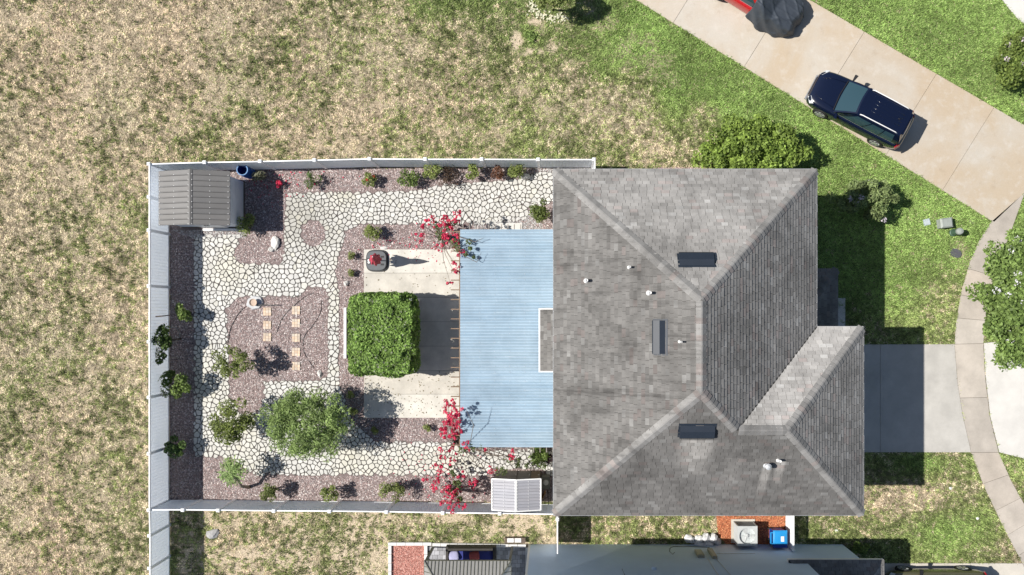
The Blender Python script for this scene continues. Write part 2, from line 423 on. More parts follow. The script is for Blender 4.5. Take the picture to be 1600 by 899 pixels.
# diagonal driveway: panels between joints square to its edges
dv = structure('driveway', MB().sheet(PP(DRIVE), -.012), M('tan_joint', (.40,.32,.235), .95, .3, 6, 60, .3))
ax, ay = P(990,-2)[:2]; bx, by = P(1548,345)[:2]; dl = math.hypot(bx-ax, by-ay); dd = ((bx-ax)/dl, (by-ay)/dl); dn = (-dd[1], dd[0])
dp = ccw(PP(DRIVE))
def strip_clip(poly, o, d, t0, t1):
    n = (-d[1], d[0]); B = 60
    q = [(o[0]+d[0]*t0-n[0]*B, o[1]+d[1]*t0-n[1]*B), (o[0]+d[0]*t1-n[0]*B, o[1]+d[1]*t1-n[1]*B),
         (o[0]+d[0]*t1+n[0]*B, o[1]+d[1]*t1+n[1]*B), (o[0]+d[0]*t0+n[0]*B, o[1]+d[1]*t0+n[1]*B)]
    return q
ts = [-6, 2.2, 6.15, 10.1, 14.05, 17.2, 30]
pl = []
# the outline is not convex: clip each strip (convex) by the outline, cut in two convex halves
for i in range(len(ts)-1):
    s_ = strip_clip(dp, (ax, ay), dd, ts[i], ts[i+1])
    c = ccw(PP([(990,-2),(1548,345),(1553,347),(1602,300),(1640,262),(1640,219),(1258,-4)]))
    if i == 0: c = ccw(PP([(960,-22),(990,-2),(1258,-4),(1225,-25)]))
    q = clip_poly(s_, c)
    if q and parea(q) > .05: pl.append(q)
q = clip_poly(strip_clip(dp, (ax, ay), dd, -6, ts[1]), ccw(PP([(990,-2),(1548,345),(1553,347),(1602,300),(1640,262),(1640,219),(1258,-4)])))
pl.append(q)
slab_row(dv, pl, drive_mat, lo=.93, hi=1.03)
# sidewalk
sw = base_sheet('sidewalk', WALK_L+WALK_R[::-1])
def along(poly, y):
    for i in range(len(poly)-1):
        if poly[i][1] <= y <= poly[i+1][1]:
            t = (y-poly[i][1])/(poly[i+1][1]-poly[i][1]); return (poly[i][0]+(poly[i+1][0]-poly[i][0])*t, y)
    return poly[-1] if y > poly[-1][1] else poly[0]
cuts = [(346,301),(420,432),(461,470),(497,501),(538,537),(622,621),(707,707),(756,742),(798,778),(836,812),(868,842),(909,890)]
sl = []
for (l0, r0), (l1, r1) in zip(cuts[:-1], cuts[1:]):
    L = [along(WALK_L, l0)]+[p for p in WALK_L if l0 < p[1] < l1]+[along(WALK_L, l1)]
    Rr = [along(WALK_R, r0)]+[p for p in WALK_R if r0 < p[1] < r1]+[along(WALK_R, r1)]
    sl.append(PP(L+Rr[::-1]))
slab_row(sw, sl, walk_mat, lo=.86, hi=1.04)
# garage driveway, apron, neighbour's driveway, walk at the top
gd = base_sheet('garage_driveway', GDRIVE)
xs = [1262,1375,1440,1491]
slab_row(gd, [PP([(1262,538),(1375,538),(1375,707),(1262,707)]), PP([(1375,538),(1491,538),(1496,600),(1504,650),(1517,707),(1375,707)])], garage_mat, lo=.95, hi=1)
ap = base_sheet('street_apron', APRON); slab_row(ap, [PP(APRON)], concrete_white)
nd = base_sheet('neighbour_driveway', NDRIVE)
slab_row(nd, [PP([(1300,880),(1414,880),(1414,1010),(1300,1010)]), PP([(1414,880),(1516,880),(1516,1010),(1414,1010)]), PP([(1516,880),(1597,880),(1612,910),(1625,1010),(1516,1010)])], concrete)
tw = base_sheet('street_walk', TOPWALK); slab_row(tw, [PP(TOPWALK)], concrete_white)
# patio
pt = structure('patio', MB().sheet(PP([(569,390),(884,390),(884,653),(569,653)]), .012), joint)
ys = [390,427,465,503,541,579,616,653]
for a, b in zip(ys[:-1], ys[1:]):
    for x0, x1 in ((569,720),(720,884)):
        slab_row(pt, [PP([(x0,a),(x1,a),(x1,b),(x0,b)])], patio_mat, .0, .055, .006, lo=.86, hi=1.03)
st = structure('side_step', MB().prism(PP([(766,349),(816,349),(816,390),(766,390)]), .0, .06), concrete_white)
structure('entry_walk', MB().prism(PP([(1290,466),(1320,466),(1320,538),(1290,538)]), -.02, .05), concrete_white)

# ---------------------------------------------------------------- gravel beds
gm, t, b = nt('gravel_soil')
n2 = noise(t, 22, 5, .75); n3 = noise(t, 4, 3, .6)
x = mixc(t, ramp(t, n2, [(.32, 0), (.68, 1)]), (.07,.055,.052), (.30,.24,.235)); x = mixc(t, ramp(t, n3, [(.35, 0), (.7, .35)]), x, (.26,.19,.17))
t.links.new(x, b.inputs['Base Color']); b.inputs['Roughness'].default_value = 1; bump(t, b, n2, .8, .03)
gb = structure('gravel_bed', MB().sheet(PP([(264.4,260),(932,260),(932,300),(872,300),(872,785),(264.4,785)]), .004), gm)
gb2 = structure('house_side_gravel', MB().prism(PP([(1020,262),(1100,262),(1100,300),(1020,300)]), -.02, .004), gm)

# paved path: where the stones lie
PATH = [[(302,368),(320,366),(384,366),(372,410),(440,410),(447,300),(640,298),(662,296),(690,287),(760,284),(800,280),(845,268),(872,266),(872,318),(832,322),(822,344),(760,352),(700,352),(562,352),(541,362),(536,385),(524,425),(531,452),(530,560),(531,602),(542,630),(555,662),(585,688),(690,690),(742,690),(756,702),(872,700),(872,744),(400,744),(386,735),(366,718),(302,714)]]
HOLES = [[(356,482),(372,465),(468,465),(478,453),(498,447),(512,458),(512,588),(494,594),(412,595),(408,640),(384,648),(360,622)],
         [(490+18*math.cos(a*.4), 365+20*math.sin(a*.4)) for a in range(16)],
         [(366,398),(376,376),(388,352),(442,352),(444,396),(425,411),(374,411)],
         [(766,734),(850,734),(850,746),(766,746)]]
def in_path(x, y):
    r = np.zeros(np.shape(x), bool)
    for p in PATH: r |= inpoly(x, y, p)
    for h in HOLES: r &= ~inpoly(x, y, h)
    return r
# irregular stones: cells around scattered points
sp = 7.7; pts = []
rr = random.Random(3)
for j in range(int(500/(sp*.9))):
    for i in range(int(600/sp)):
        pts.append((296+(i+.5*(j % 2))*sp+rr.uniform(-.42,.42)*sp, 258+j*sp*.9+rr.uniform(-.42,.42)*sp))
pts += [(296+rr.uniform(0,580), 258+rr.uniform(0,495)) for _ in range(300)]
pts = np.array(pts)
stone_mat = M('flagstone', (.655,.645,.61), .8, .20, 5, 50, .25, attr='col')
path = []; cells = []
near = in_path(pts[:,0], pts[:,1])
for k in np.nonzero(near)[0]:
    p = pts[k]; d = np.hypot(*(pts-p).T); nb = np.argsort(d)[1:22]
    poly = [(p[0]-14,p[1]-14),(p[0]+14,p[1]-14),(p[0]+14,p[1]+14),(p[0]-14,p[1]+14)]
    for q in nb:
        mx, my = (p+pts[q])/2; nx, ny = pts[q]-p; out = []
        for i in range(len(poly)):
            a, b = poly[i-1], poly[i]; sa = (a[0]-mx)*nx+(a[1]-my)*ny; sb = (b[0]-mx)*nx+(b[1]-my)*ny
            if sa <= 0:
                if sb <= 0: out.append(b)
                else: tt = sa/(sa-sb); out.append((a[0]+(b[0]-a[0])*tt, a[1]+(b[1]-a[1])*tt))
            elif sb <= 0: tt = sa/(sa-sb); out.append((a[0]+(b[0]-a[0])*tt, a[1]+(b[1]-a[1])*tt)); out.append(b)
        poly = out
        if len(poly) < 3: break
    # drop very short edges
    pp = [poly[i] for i in range(len(poly)) if math.hypot(poly[i][0]-poly[i-1][0], poly[i][1]-poly[i-1][1]) > .9]
    # trim to the bed edges
    if len(pp) >= 3:
        arr = np.array(pp); ok = in_path(arr[:,0], arr[:,1]); tr_ = []
        for (vx, vy), g_ in zip(pp, ok):
            if not g_:
                lo_, hi_ = 0.0, 1.0
                for _ in range(6):
                    md_ = (lo_+hi_)/2
                    if in_path(np.array([p[0]+(vx-p[0])*md_]), np.array([p[1]+(vy-p[1])*md_]))[0]: lo_ = md_
                    else: hi_ = md_
                vx, vy = p[0]+(vx-p[0])*max(lo_,.15), p[1]+(vy-p[1])*max(lo_,.15)
            tr_.append((vx, vy))
        cells.append((p, tr_))
grout = M('dark_grout', (.12,.11,.10), .95, .4, 8, 60, .3)
mb = MB()
for p, c in cells: mb.sheet(PP(c), .012)
pathobj = structure('flagstone_path', mb, grout)
stones = []
for p, c in cells:
    w = ccw(PP(c)); q = shrink(w, random.uniform(.009, .015))
    if parea(q) < .004 or parea(q) > parea(w): continue
    # round the corners
    n = len(q); rnd = []
    for i in range(n):
        a, b_, c2 = q[i-1], q[i], q[(i+1) % n]
        for o_ in (a, c2): rnd.append((b_[0]+(o_[0]-b_[0])*.2, b_[1]+(o_[1]-b_[1])*.2))
    x, y = p; h = vnoise(np.array([x]), np.array([y]), 60, 51)[0]
    yellow = max(0, h-.60)*.55+random.uniform(-.03,.05)+(.10 if random.random() < .06 else 0)
    k = random.uniform(.88, 1.06); mould = math.exp(-(((x-460)/50)**2+((y-330)/45)**2))*.22+math.exp(-(((x-505)/60)**2+((y-370)/40)**2))*.12
    k *= 1-mould; yellow += mould*.5
    stones.append((parea(q), rnd, (k, k*(1-.08*yellow), k*(1-.5*max(0, yellow))), random.uniform(.026, .036)))
stones.sort(key=lambda s: -s[0])
for ar, q, c, z in stones[:300]:
    m_ = MB(); m_.cur = c; m_.prism(q, .008, z, .008); m_.build('stone', stone_mat, pathobj)
m_ = MB()
for ar, q, c, z in stones[300:]: m_.cur = c; m_.prism(q, .008, z, .008)
o = m_.build('small_stones', stone_mat, pathobj); o['kind'] = 'stuff'

# loose gravel
def pebbles(name, test, bounds, n, pal, wts, size, label, parent=None, z=.004):
    x0, x1, y0, y1 = bounds
    px = RNG.uniform(x0, x1, n); py = RNG.uniform(y0, y1, n); k = test(px, py); px, py = px[k], py[k]; n = len(px)
    kx = CAM_H/FPX; c = np.stack([(px-NX)*kx, (NY-py)*kx, np.full(n, z)], 1)
    s = RNG.uniform(*size, n)[:, None]; th = RNG.uniform(0, 6.28, n)
    ax = np.stack([np.cos(th), np.sin(th), RNG.normal(0, .3, n)], 1); ay = np.stack([-np.sin(th), np.cos(th), RNG.normal(0, .3, n)], 1)
    e1 = RNG.uniform(.7, 1.25, (n, 1)); e2 = RNG.uniform(.55, .9, (n, 1)); up = np.array([0, 0, 1.0])
    V = np.stack([c+ax*s*e1, c+ay*s*e2, c-ax*s*e1*RNG.uniform(.6, 1, (n, 1)), c-ay*s*e2, c+up*s*RNG.uniform(.5, 1.0, (n, 1))+ax*s*RNG.normal(0, .25, (n, 1))], 1)
    F = np.array([(0,1,4),(1,2,4),(2,3,4),(3,0,4)])
    f = (np.arange(n)[:, None, None]*5+F[None]).reshape(-1, 3)
    pal = np.array(pal); idx = RNG.choice(len(pal), n, p=np.array(wts)/sum(wts)); col = pal[idx]*RNG.uniform(.58, 1.12, (n, 1))
    o = np_mesh(name, V.reshape(-1, 3), f, np.repeat(col, 4, 0), rock_mat, parent)
    if parent is None: tag(o, label, 'gravel', kind='stuff')
    return o
rock_mat = M('crushed_rock', (1,1,1), .9, .1, 20, 80, .1, attr='col')
def in_bed(x, y):
    r = inpoly(x, y, [(265,263),(930,263),(930,300),(872,300),(872,784),(265,784)]) & ~in_path(x, y)
    r &= ~inpoly(x, y, [(569,390),(884,390),(884,653),(569,653)])
    r &= ~((x > 720) & (y > 390) & (y < 653)); r &= ~((x > 283) & (x < 378) & (y > 280) & (y < 363))
    return r
pebbles('red_gravel', in_bed, (265,932,262,785), 190000,
        [(.44,.33,.315),(.33,.24,.225),(.58,.48,.46),(.74,.68,.65),(.17,.13,.125),(.40,.36,.36)], [5,3,4,3,2,3], (.020,.048),
        'reddish brown crushed rock filling the garden beds inside the white fence')
pebbles('grey_gravel', lambda x, y: (inpoly(x, y, [(268,360),(385,360),(385,372),(340,374),(300,372)]) | inpoly(x, y, [(740,345),(825,338),(830,316),(846,312),(846,360),(740,358)]) | inpoly(x, y, [(835,262),(932,262),(932,270),(835,270)])),
        (265,932,262,372), 40000, [(.55,.54,.53),(.38,.37,.37),(.70,.69,.67)], [3,2,2], (.02,.04), 'pale grey gravel strips beside the shed and along the house corner', z=.02)
pebbles('house_gravel', lambda x, y: inpoly(x, y, [(1020,262),(1100,262),(1100,290),(1020,290)]), (1020,1100,260,292), 3500, [(.42,.28,.27),(.55,.45,.43),(.2,.13,.12)], [3,2,1], (.02,.045), 'pink gravel showing along the house eave behind the hedge')
# ---------------------------------------------------------------- white vinyl fences
FH = 1.83
def fence(name, pts, label, h=FH, ends=(True, True), cat='fence'):
    """pts: plan points of the posts"""
    root = empty(name, (pts[0][0], pts[0][1], 0), label, cat)
    for i, (x, y) in enumerate(pts):
        if (i == 0 and not ends[0]) or (i == len(pts)-1 and not ends[1]): continue
        nb = pts[i+1] if i+1 < len(pts) else pts[i-1]
        an = math.atan2(nb[1]-y, nb[0]-x); mt = Matrix.Translation((x, y, 0)) @ Matrix.Rotation(an, 4, 'Z')
        p = MB().box(-.06,-.06,-.1,.06,.06,h+.03, mt).build('post', vinyl, root)
        MB().add([mt @ Vector(q) for q in ((-.075,-.075,h+.03),(.075,-.075,h+.03),(.075,.075,h+.03),(-.075,.075,h+.03),(-.075,-.075,h+.055),(.075,-.075,h+.055),(.075,.075,h+.055),(-.075,.075,h+.055),(0,0,h+.095))],
                 [(3,2,1,0),(0,1,5,4),(1,2,6,5),(2,3,7,6),(3,0,4,7),(4,5,8),(5,6,8),(6,7,8),(7,4,8)]).build('post_cap', vinyl, p)
    for a, b in zip(pts[:-1], pts[1:]):
        an = math.atan2(b[1]-a[1], b[0]-a[0]); L = math.hypot(b[0]-a[0], b[1]-a[1])
        mt = Matrix.Translation((a[0], a[1], 0)) @ Matrix.Rotation(an, 4, 'Z')
        n = max(1, round((L-.12)/.15)); w = (L-.124)/n
        pan = MB()
        for k in range(n):     # tongue and groove boards too narrow to pick apart, one panel with real grooves
            x0 = .062+k*w; pan.box(x0+.002,-.011,.12,x0+w-.002,.011,h-.07, mt)
        pan.build('fence_panel', panel_vinyl, root)
        MB().box(.06,-.025,.05,L-.06,.025,.14, mt).build('rail', vinyl, root)
        MB().box(.06,-.025,h-.09,L-.06,.025,h-.01, mt).build('rail', vinyl, root)
    return root
def F2(pts): return [P(a, b, FH)[:2] for a, b in pts]
fence('vinyl_fence', F2([(233,256.5),(320,254),(406.6,252.5),(491.5,250.5),(577.5,248.5),(664.5,249),(752.7,249),(841,249.5),(928,249.5)]),
      'white vinyl privacy fence between the dry field and the shed and flagstone walk', ends=(True, True))
W = F2([(233,256.5),(233,308),(233,360),(233,447),(233,534),(233,621),(233,709),(233,797)])
fence('vinyl_fence', W, 'white vinyl privacy fence behind the climbing vines and dark shaded gravel strip', ends=(False, True))
S = F2([(233,797),(286,797),(341,797.5),(428,798.5),(515,799),(604,800),(692,801.5),(781,802.5),(866,804)])
fence('vinyl_fence', S, 'white vinyl privacy fence between the garden shrubs and the sandy side yard', ends=(False, False))
fence('vinyl_fence', F2([(233,797),(234,837),(234,888),(234,945)]), 'short white vinyl fence closing the sandy side yard below the garden', ends=(False, True))
fence('vinyl_fence', [P(929.5,249.5,FH)[:2], (P(929.5,249.5,FH)[0], 5.62)], 'stub of white vinyl fence joining the garden fence to the house corner', ends=(False, False))
fx = P(871,806,FH)[0]
fence('vinyl_fence', [(fx, -7.60), (fx, -9.25), (fx, -10.88)], 'white vinyl fence across the gap between the two houses by the garden corner', ends=(False, False))
# lattice gate on the far side of the gap
gx = P(1240,820,1.2)[0]
lg = empty('lattice_gate', (gx, -9.2, 0), 'low white lattice gate between the houses beside the blue bin', 'gate')
for y in (-7.58, -9.2, -10.84): MB().box(gx-.05,y-.05,0,gx+.05,y+.05,1.25).build('post', vinyl, lg)
for z in (.08, 1.14): MB().box(gx-.03,-10.8,z,gx+.03,-7.62,z+.07).build('rail', vinyl, lg)
lat = MB(); k = 0
for s in (-1, 1):
    y = -12.0
    while y < -6.4:
        a = Vector((gx+.008*s, y, .15)); b = Vector((gx+.008*s, y+s*.99, 1.14)); pts2 = []
        ya, yb = a.y, b.y; t0, t1 = 0.0, 1.0
        lo, hi = -10.79, -7.63
        if ya != yb:
            ta, tb = (lo-ya)/(yb-ya), (hi-ya)/(yb-ya); ta, tb = min(ta, tb), max(ta, tb); t0, t1 = max(t0, ta), min(t1, tb)
        if t1-t0 > .03: lat.bar(a.lerp(b, t0), a.lerp(b, t1), .012, .045, up=(0, -.7*s, .7))
        y += .11
o = lat.build('lattice', vinyl, lg); o['kind'] = 'stuff'

# ---------------------------------------------------------------- shingled roofs
EAVE = 6.0; PIT = .66
XW, XE, XWE = 0.0, 10.41, 12.26; YN, YS, YWN = 5.70, -7.98, -.53
shingle_mat, t, b = nt('asphalt_shingle')
a = N(t, 'ShaderNodeAttribute', attribute_name='col')
n1 = noise(t, .55, 5, .65, dist=.6); n2 = noise(t, 90, 2, .6); n3 = noise(t, 2.6, 4, .6)
x = mixc(t, 1.0, a.outputs['Color'], ramp(t, n1, [(.30, .66), (.55, 1.0), (.72, 1.10)]), 'MULTIPLY')
x = mixc(t, 1.0, x, ramp(t, n3, [(.3, .84), (.65, 1.03)]), 'MULTIPLY'); x = mixc(t, 1.0, x, ramp(t, n2, [(.3, .80), (.7, 1.05)]), 'MULTIPLY')
# dark algae runs down the west slope
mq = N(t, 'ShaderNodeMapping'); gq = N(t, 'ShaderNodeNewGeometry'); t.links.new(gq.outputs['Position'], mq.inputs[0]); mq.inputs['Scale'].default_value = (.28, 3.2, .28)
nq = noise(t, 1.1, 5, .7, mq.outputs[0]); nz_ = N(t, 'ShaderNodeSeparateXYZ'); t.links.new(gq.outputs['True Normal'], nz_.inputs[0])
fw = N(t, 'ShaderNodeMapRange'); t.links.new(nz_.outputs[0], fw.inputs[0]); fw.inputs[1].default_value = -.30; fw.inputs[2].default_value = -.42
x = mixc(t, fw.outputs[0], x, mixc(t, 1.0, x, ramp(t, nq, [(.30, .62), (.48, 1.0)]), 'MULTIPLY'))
# paler washed streaks running down from the metal pipes and the lower vent
pos = N(t, 'ShaderNodeSeparateXYZ'); t.links.new(N(t, 'ShaderNodeNewGeometry').outputs['Position'], pos.inputs[0])
def mth(op, p_, q_=None):
    m = N(t, 'ShaderNodeMath', operation=op)
    for i, v in enumerate((p_, q_)):
        if v is None: continue
        if hasattr(v, 'links'): t.links.new(v, m.inputs[i])
        else: m.inputs[i].default_value = v
    return m.outputs[0]
for (xc, slope, w_, ya, yb, amt) in ((8.04,.05,.21,-5.78,-7.5,1.0),(8.54,.03,.22,-5.55,-6.7,1.0),(5.27,.0,.80,-4.66,-6.2,1.0),(6.7,-.1,.45,-5.4,-7.6,.16)):
    dx = mth('ABSOLUTE', mth('SUBTRACT', mth('SUBTRACT', pos.outputs[0], xc), mth('MULTIPLY', mth('SUBTRACT', pos.outputs[1], ya), slope)))
    fx_ = N(t, 'ShaderNodeMapRange', interpolation_type='SMOOTHSTEP'); t.links.new(mth('ADD', dx, mth('MULTIPLY', n3, w_*.5)), fx_.inputs[0])
    fx_.inputs[1].default_value = w_*.6; fx_.inputs[2].default_value = w_*1.35; fx_.inputs[3].default_value = 1; fx_.inputs[4].default_value = 0
    fy_ = N(t, 'ShaderNodeMapRange'); t.links.new(pos.outputs[1], fy_.inputs[0]); fy_.inputs[1].default_value = yb; fy_.inputs[2].default_value = ya-.25
    top_ = mth('LESS_THAN', pos.outputs[1], ya)
    f_ = mth('MULTIPLY', mth('MULTIPLY', fx_.outputs[0], fy_.outputs[0]), mth('MULTIPLY', top_, amt))
    x = mixc(t, f_, x, mixc(t, 1.0, x, (2.1,2.08,2.05), 'MULTIPLY'))
t.links.new(x, b.inputs['Base Color']); b.inputs['Roughness'].default_value = .95; b.inputs['Specular IOR Level'].default_value = .15
bump(t, b, n2, .35, .01)
underlay = M('roof_underlay', (.055,.053,.05), .95, .3, 4, 50, .2)

def shingle_list(poly, eave_dir, up, origin, tone=1.0, expo=.162, tab=.30, streaks=()):
    """clip courses of tabs to a flat roof face; poly: 3-D corners, eave_dir and up: unit vectors in the face"""
    o = Vector(origin); e = Vector(eave_dir); u = Vector(up); nrm = e.cross(u)
    if nrm.z < 0: nrm = -nrm
    q = ccw([((Vector(p)-o).dot(e), (Vector(p)-o).dot(u)) for p in poly])
    u0, u1 = min(p[0] for p in q), max(p[0] for p in q); v0, v1 = min(p[1] for p in q), max(p[1] for p in q)
    res = []; r = 0; v = v0-.01
    while v < v1:
        off = (r % 2)*tab*.5+random.uniform(-.03,.03); x = u0-tab+off
        while x < u1:
            w = tab*random.uniform(.86, 1.12)
            c = clip_poly([(x+.006, v), (x+w-.006, v), (x+w-.006, v+expo*1.04), (x+.006, v+expo*1.04)], q)
            if len(c) >= 3 and parea(c) > .0012:
                lift = random.uniform(.017, .026); rise = lambda vv: .004+lift*(1-(vv-v)/(expo*1.06))
                top = [o+e*p[0]+u*p[1]+nrm*(rise(p[1])+.002) for p in c]; bot = [o+e*p[0]+u*p[1]+nrm*.0005 for p in c]
                hue = random.random(); k = random.gauss(1, .085)*tone
                base = (.315,.305,.292) if hue < .86 else ((.335,.300,.285) if hue < .93 else (.385,.378,.365))
                ctr = (top[0]+top[2])/2; lo_ = (ctr-o).dot(u); al = (ctr-o).dot(e)
                for (sa, sb, sw_, amt) in streaks:
                    if lo_ < sb and abs(al-sa-(sb-lo_)*.02) < sw_*(.55+.12*random.random()): k *= 1+amt*math.exp(-(sb-lo_)/1.6)
                n = len(c)
                res.append((parea(c), ctr.z, [tuple(p) for p in bot+top], [tuple(range(n, 2*n))]+[(i, (i+1) % n, n+(i+1) % n, n+i) for i in range(n)], sc(base, k)))
            x += w
        v += expo; r += 1
    return res
def put(mb, s): mb.cur = s[4]; mb.add(s[2], s[3])

house = empty('house', (5.2, -1.1, 0), 'two storey house with large grey shingled hip roof beside the blue patio cover', 'house')
ov = .45
# walls
wl = MB()
wl.prism([(XW+ov,YN-ov),(XE-ov,YN-ov),(XE-ov,YWN-ov),(XWE-ov,YWN-ov),(XWE-ov,YS+ov),(XW+ov,YS+ov)], 0, EAVE+.05)
wl.build('wall', wall_cream, house)
wh = (XE-XW)/2; wz = EAVE+PIT*wh; xr = XW+wh; yA, yB = YN-wh, YS+wh
gh = (YWN-YS)/2; gz = EAVE+PIT*gh; yg = YS+gh; xg0, xg1 = XE-gh, XWE-gh
E_ = EAVE
A=(xr,yA,wz); B=(xr,yB,wz); G0=(xg0,yg,gz); G1=(xg1,yg,gz)
NWc=(XW,YN,E_); NEc=(XE,YN,E_); SWc=(XW,YS,E_); INc=(XE,YWN,E_); WNc=(XWE,YWN,E_); WSc=(XWE,YS,E_)
deck = MB()
deck.add([NWc,NEc,INc,WNc,WSc,SWc,A,B,G0,G1], [(0,6,1),(1,6,7,8,2),(0,5,7,6),(5,4,9,8,7),(3,2,8,9),(4,3,9)])
roof = deck.build('roof', underlay, house)
fa = MB()
for p, q in ((NWc,NEc),(NEc,INc),(INc,WNc),(WNc,WSc),(WSc,SWc),(SWc,NWc)):
    fa.bar((p[0],p[1],E_-.09), (q[0],q[1],E_-.09), .03, .17)
fa.prism([(XW+.02,YN-.02),(XE-.02,YN-.02),(XE-.02,YWN-.02),(XWE-.02,YWN-.02),(XWE-.02,YS+.02),(XW+.02,YS+.02)], E_-.16, E_-.13)
fa.build('fascia', white_paint, house)
dr = MB()
for p, q in ((NWc,NEc),(NEc,INc),(INc,WNc),(WNc,WSc),(WSc,SWc),(SWc,NWc)):
    dr.bar((p[0],p[1],E_+.006), (q[0],q[1],E_+.006), .05, .014)
dr.build('drip_edge', steel, house)
cu = 1/math.hypot(1, PIT); su = PIT*cu
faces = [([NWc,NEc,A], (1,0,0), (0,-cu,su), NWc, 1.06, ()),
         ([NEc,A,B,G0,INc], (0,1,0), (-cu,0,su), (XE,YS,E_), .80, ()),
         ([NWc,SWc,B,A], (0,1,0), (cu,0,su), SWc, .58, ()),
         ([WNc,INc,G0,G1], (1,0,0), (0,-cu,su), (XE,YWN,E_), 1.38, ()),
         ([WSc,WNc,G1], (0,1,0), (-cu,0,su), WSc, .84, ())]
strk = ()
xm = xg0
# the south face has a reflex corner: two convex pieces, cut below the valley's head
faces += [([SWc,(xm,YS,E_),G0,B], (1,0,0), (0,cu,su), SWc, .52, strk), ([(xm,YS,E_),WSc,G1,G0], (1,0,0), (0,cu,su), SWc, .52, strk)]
allsh = []
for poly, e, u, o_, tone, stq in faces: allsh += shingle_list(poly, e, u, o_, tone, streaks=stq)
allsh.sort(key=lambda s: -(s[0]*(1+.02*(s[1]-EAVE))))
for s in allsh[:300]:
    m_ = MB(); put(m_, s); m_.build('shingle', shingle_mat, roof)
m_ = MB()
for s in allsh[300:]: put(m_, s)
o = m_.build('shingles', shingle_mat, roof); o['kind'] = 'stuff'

def caps(parent, a, b, n1, n2, wid=.20, step=.20, joined=None, tone=1.0):
    a = Vector(a); b = Vector(b); d = (b-a).normalized(); L = (b-a).length
    ws = []
    for n in (n1, n2):
        n = Vector(n).normalized(); w = d.cross(n); w = w if w.z < 0 else -w; ws.append((w.normalized(), n))
    if (ws[0][0]-ws[1][0]).length < .01: ws[1] = (-ws[1][0], ws[1][1])
    up = (ws[0][1]+ws[1][1]).normalized()
    k = 0; s = .06
    while s < L-.04:
        e = min(L, s+step*1.12); hl, hh = .046+random.uniform(0,.006), .030
        vs = []
        for tt, h in ((s, hl), (e, hh)):
            p = a+d*tt
            vs += [p+ws[0][0]*wid+ws[0][1]*(h-.012), p+ws[0][0]*.03+up*h, p+ws[1][0]*.03+up*h, p+ws[1][0]*wid+ws[1][1]*(h-.012)]
            vs += [p+ws[0][0]*wid+ws[0][1]*.002, p+ws[1][0]*wid+ws[1][1]*.002]
        f = [(0,6,7,1),(1,7,8,2),(2,8,9,3),(4,10,6,0),(3,9,11,5),(0,1,2,3,5,4),(6,10,11,9,8,7)]
        mb = joined or MB(); kk = random.gauss(1.12, .10)*tone
        mb.cur = sc((.335,.300,.285) if random.random() < .14 else (.325,.318,.308), kk*.72); mb.add(vs, f)
        if joined is None: mb.build('ridge_cap', shingle_mat, parent)
        s += step; k += 1
nW, nE, nN, nS = (-PIT,0,1), (PIT,0,1), (0,PIT,1), (0,-PIT,1)
for p, q, n1_, n2_ in ((NWc,A,nW,nN),(NEc,A,nN,nE),(SWc,B,nW,nS),(G0,B,nE,nS),(A,B,nW,nE),(G0,G1,nN,nS),(WNc,G1,nN,nE),(WSc,G1,nE,nS)):
    caps(roof, p, q, n1_, n2_)
# valley flashing line
MB().bar(Vector(INc)+Vector((0,0,.02)), Vector(G0)+Vector((0,0,.02)), .05, .02).build('valley_flashing', underlay, house)

def onroof(px, py, face):
    """point on a roof face seen at a picture spot"""
    d = Vector(((px-NX)/FPX, (NY-py)/FPX, -1)); c = Vector((0, 0, CAM_H))
    n, p0 = {'W':(nW,SWc),'N':(nN,NWc),'E':(nE,NEc),'S':(nS,SWc)}[face]
    n = Vector(n); t_ = (Vector(p0)-c).dot(n)/d.dot(n); return c+d*t_
def roof_vent(px0, py0, px1, py1, face):
    """low hooded box vent lying along the eave direction of its face"""
    p = onroof((px0+px1)/2, (py0+py1)/2, face)
    e, u = {'W':((0,1,0),(cu,0,su)),'N':((1,0,0),(0,-cu,su)),'S':((1,0,0),(0,cu,su))}[face]
    e, u = Vector(e), Vector(u); n = e.cross(u); n = n if n.z > 0 else -n
    k = (CAM_H-p.z)/FPX
    L = (px1-px0 if face != 'W' else py1-py0)*k; wd = (py1-py0 if face != 'W' else px1-px0)*k/cu
    mt = Matrix((( e.x,u.x,n.x,p.x),(e.y,u.y,n.y,p.y),(e.z,u.z,n.z,p.z),(0,0,0,1)))
    v = MB()
    prof = [(-wd/2,.03),(-wd/2,.13),(-wd*.38,.165),(wd*.15,.15),(wd/2,.03)]
    vs = [mt @ Vector((s*L/2, a_, z_)) for s in (-1,1) for a_, z_ in prof]
    v.add(vs, [(0,1,6,5),(1,2,7,6),(2,3,8,7),(3,4,9,8),(4,0,5,9),(4,3,2,1,0),(5,6,7,8,9)])
    vent = v.build('roof_vent', dark_metal, house)
    MB().box(-L/2-.06,-wd/2-.02,.018,L/2+.06,wd/2+.10,.026, mt).build('flange', dark_metal, vent)
roof_vent(1061,397,1115,416,'N'); roof_vent(1022,501,1039,553,'W'); roof_vent(1062,664,1116,683,'S')
def pipe(px, py, face, r, h, mat, cap=False):
    p = onroof(px, py, face); q = MB()
    q.lathe([(r*1.9,.0),(r*1.7,.05),(r*1.05,.10),(r,.11),(r,h),(r*.72,h),(r*.72,h-.06)], tuple(p-Vector((0,0,.02))), 12)
    o_ = q.build('vent_pipe', mat, house, smooth=False)
    if cap: MB().lathe([(r*1.7,h-.02),(r*1.7,h+.05),(r*.6,h+.11)], tuple(p), 12).build('cap', mat, o_)
pipe(916,439,'W',.055,.42,white_paint); pipe(983,418,'W',.04,.35,white_paint); pipe(1014,458,'W',.055,.40,white_paint)
pipe(1062,534,'W',.035,.40,white_paint); pipe(1197,727,'S',.07,.30,steel,True); pipe(1216,719,'S',.05,.30,white_paint)

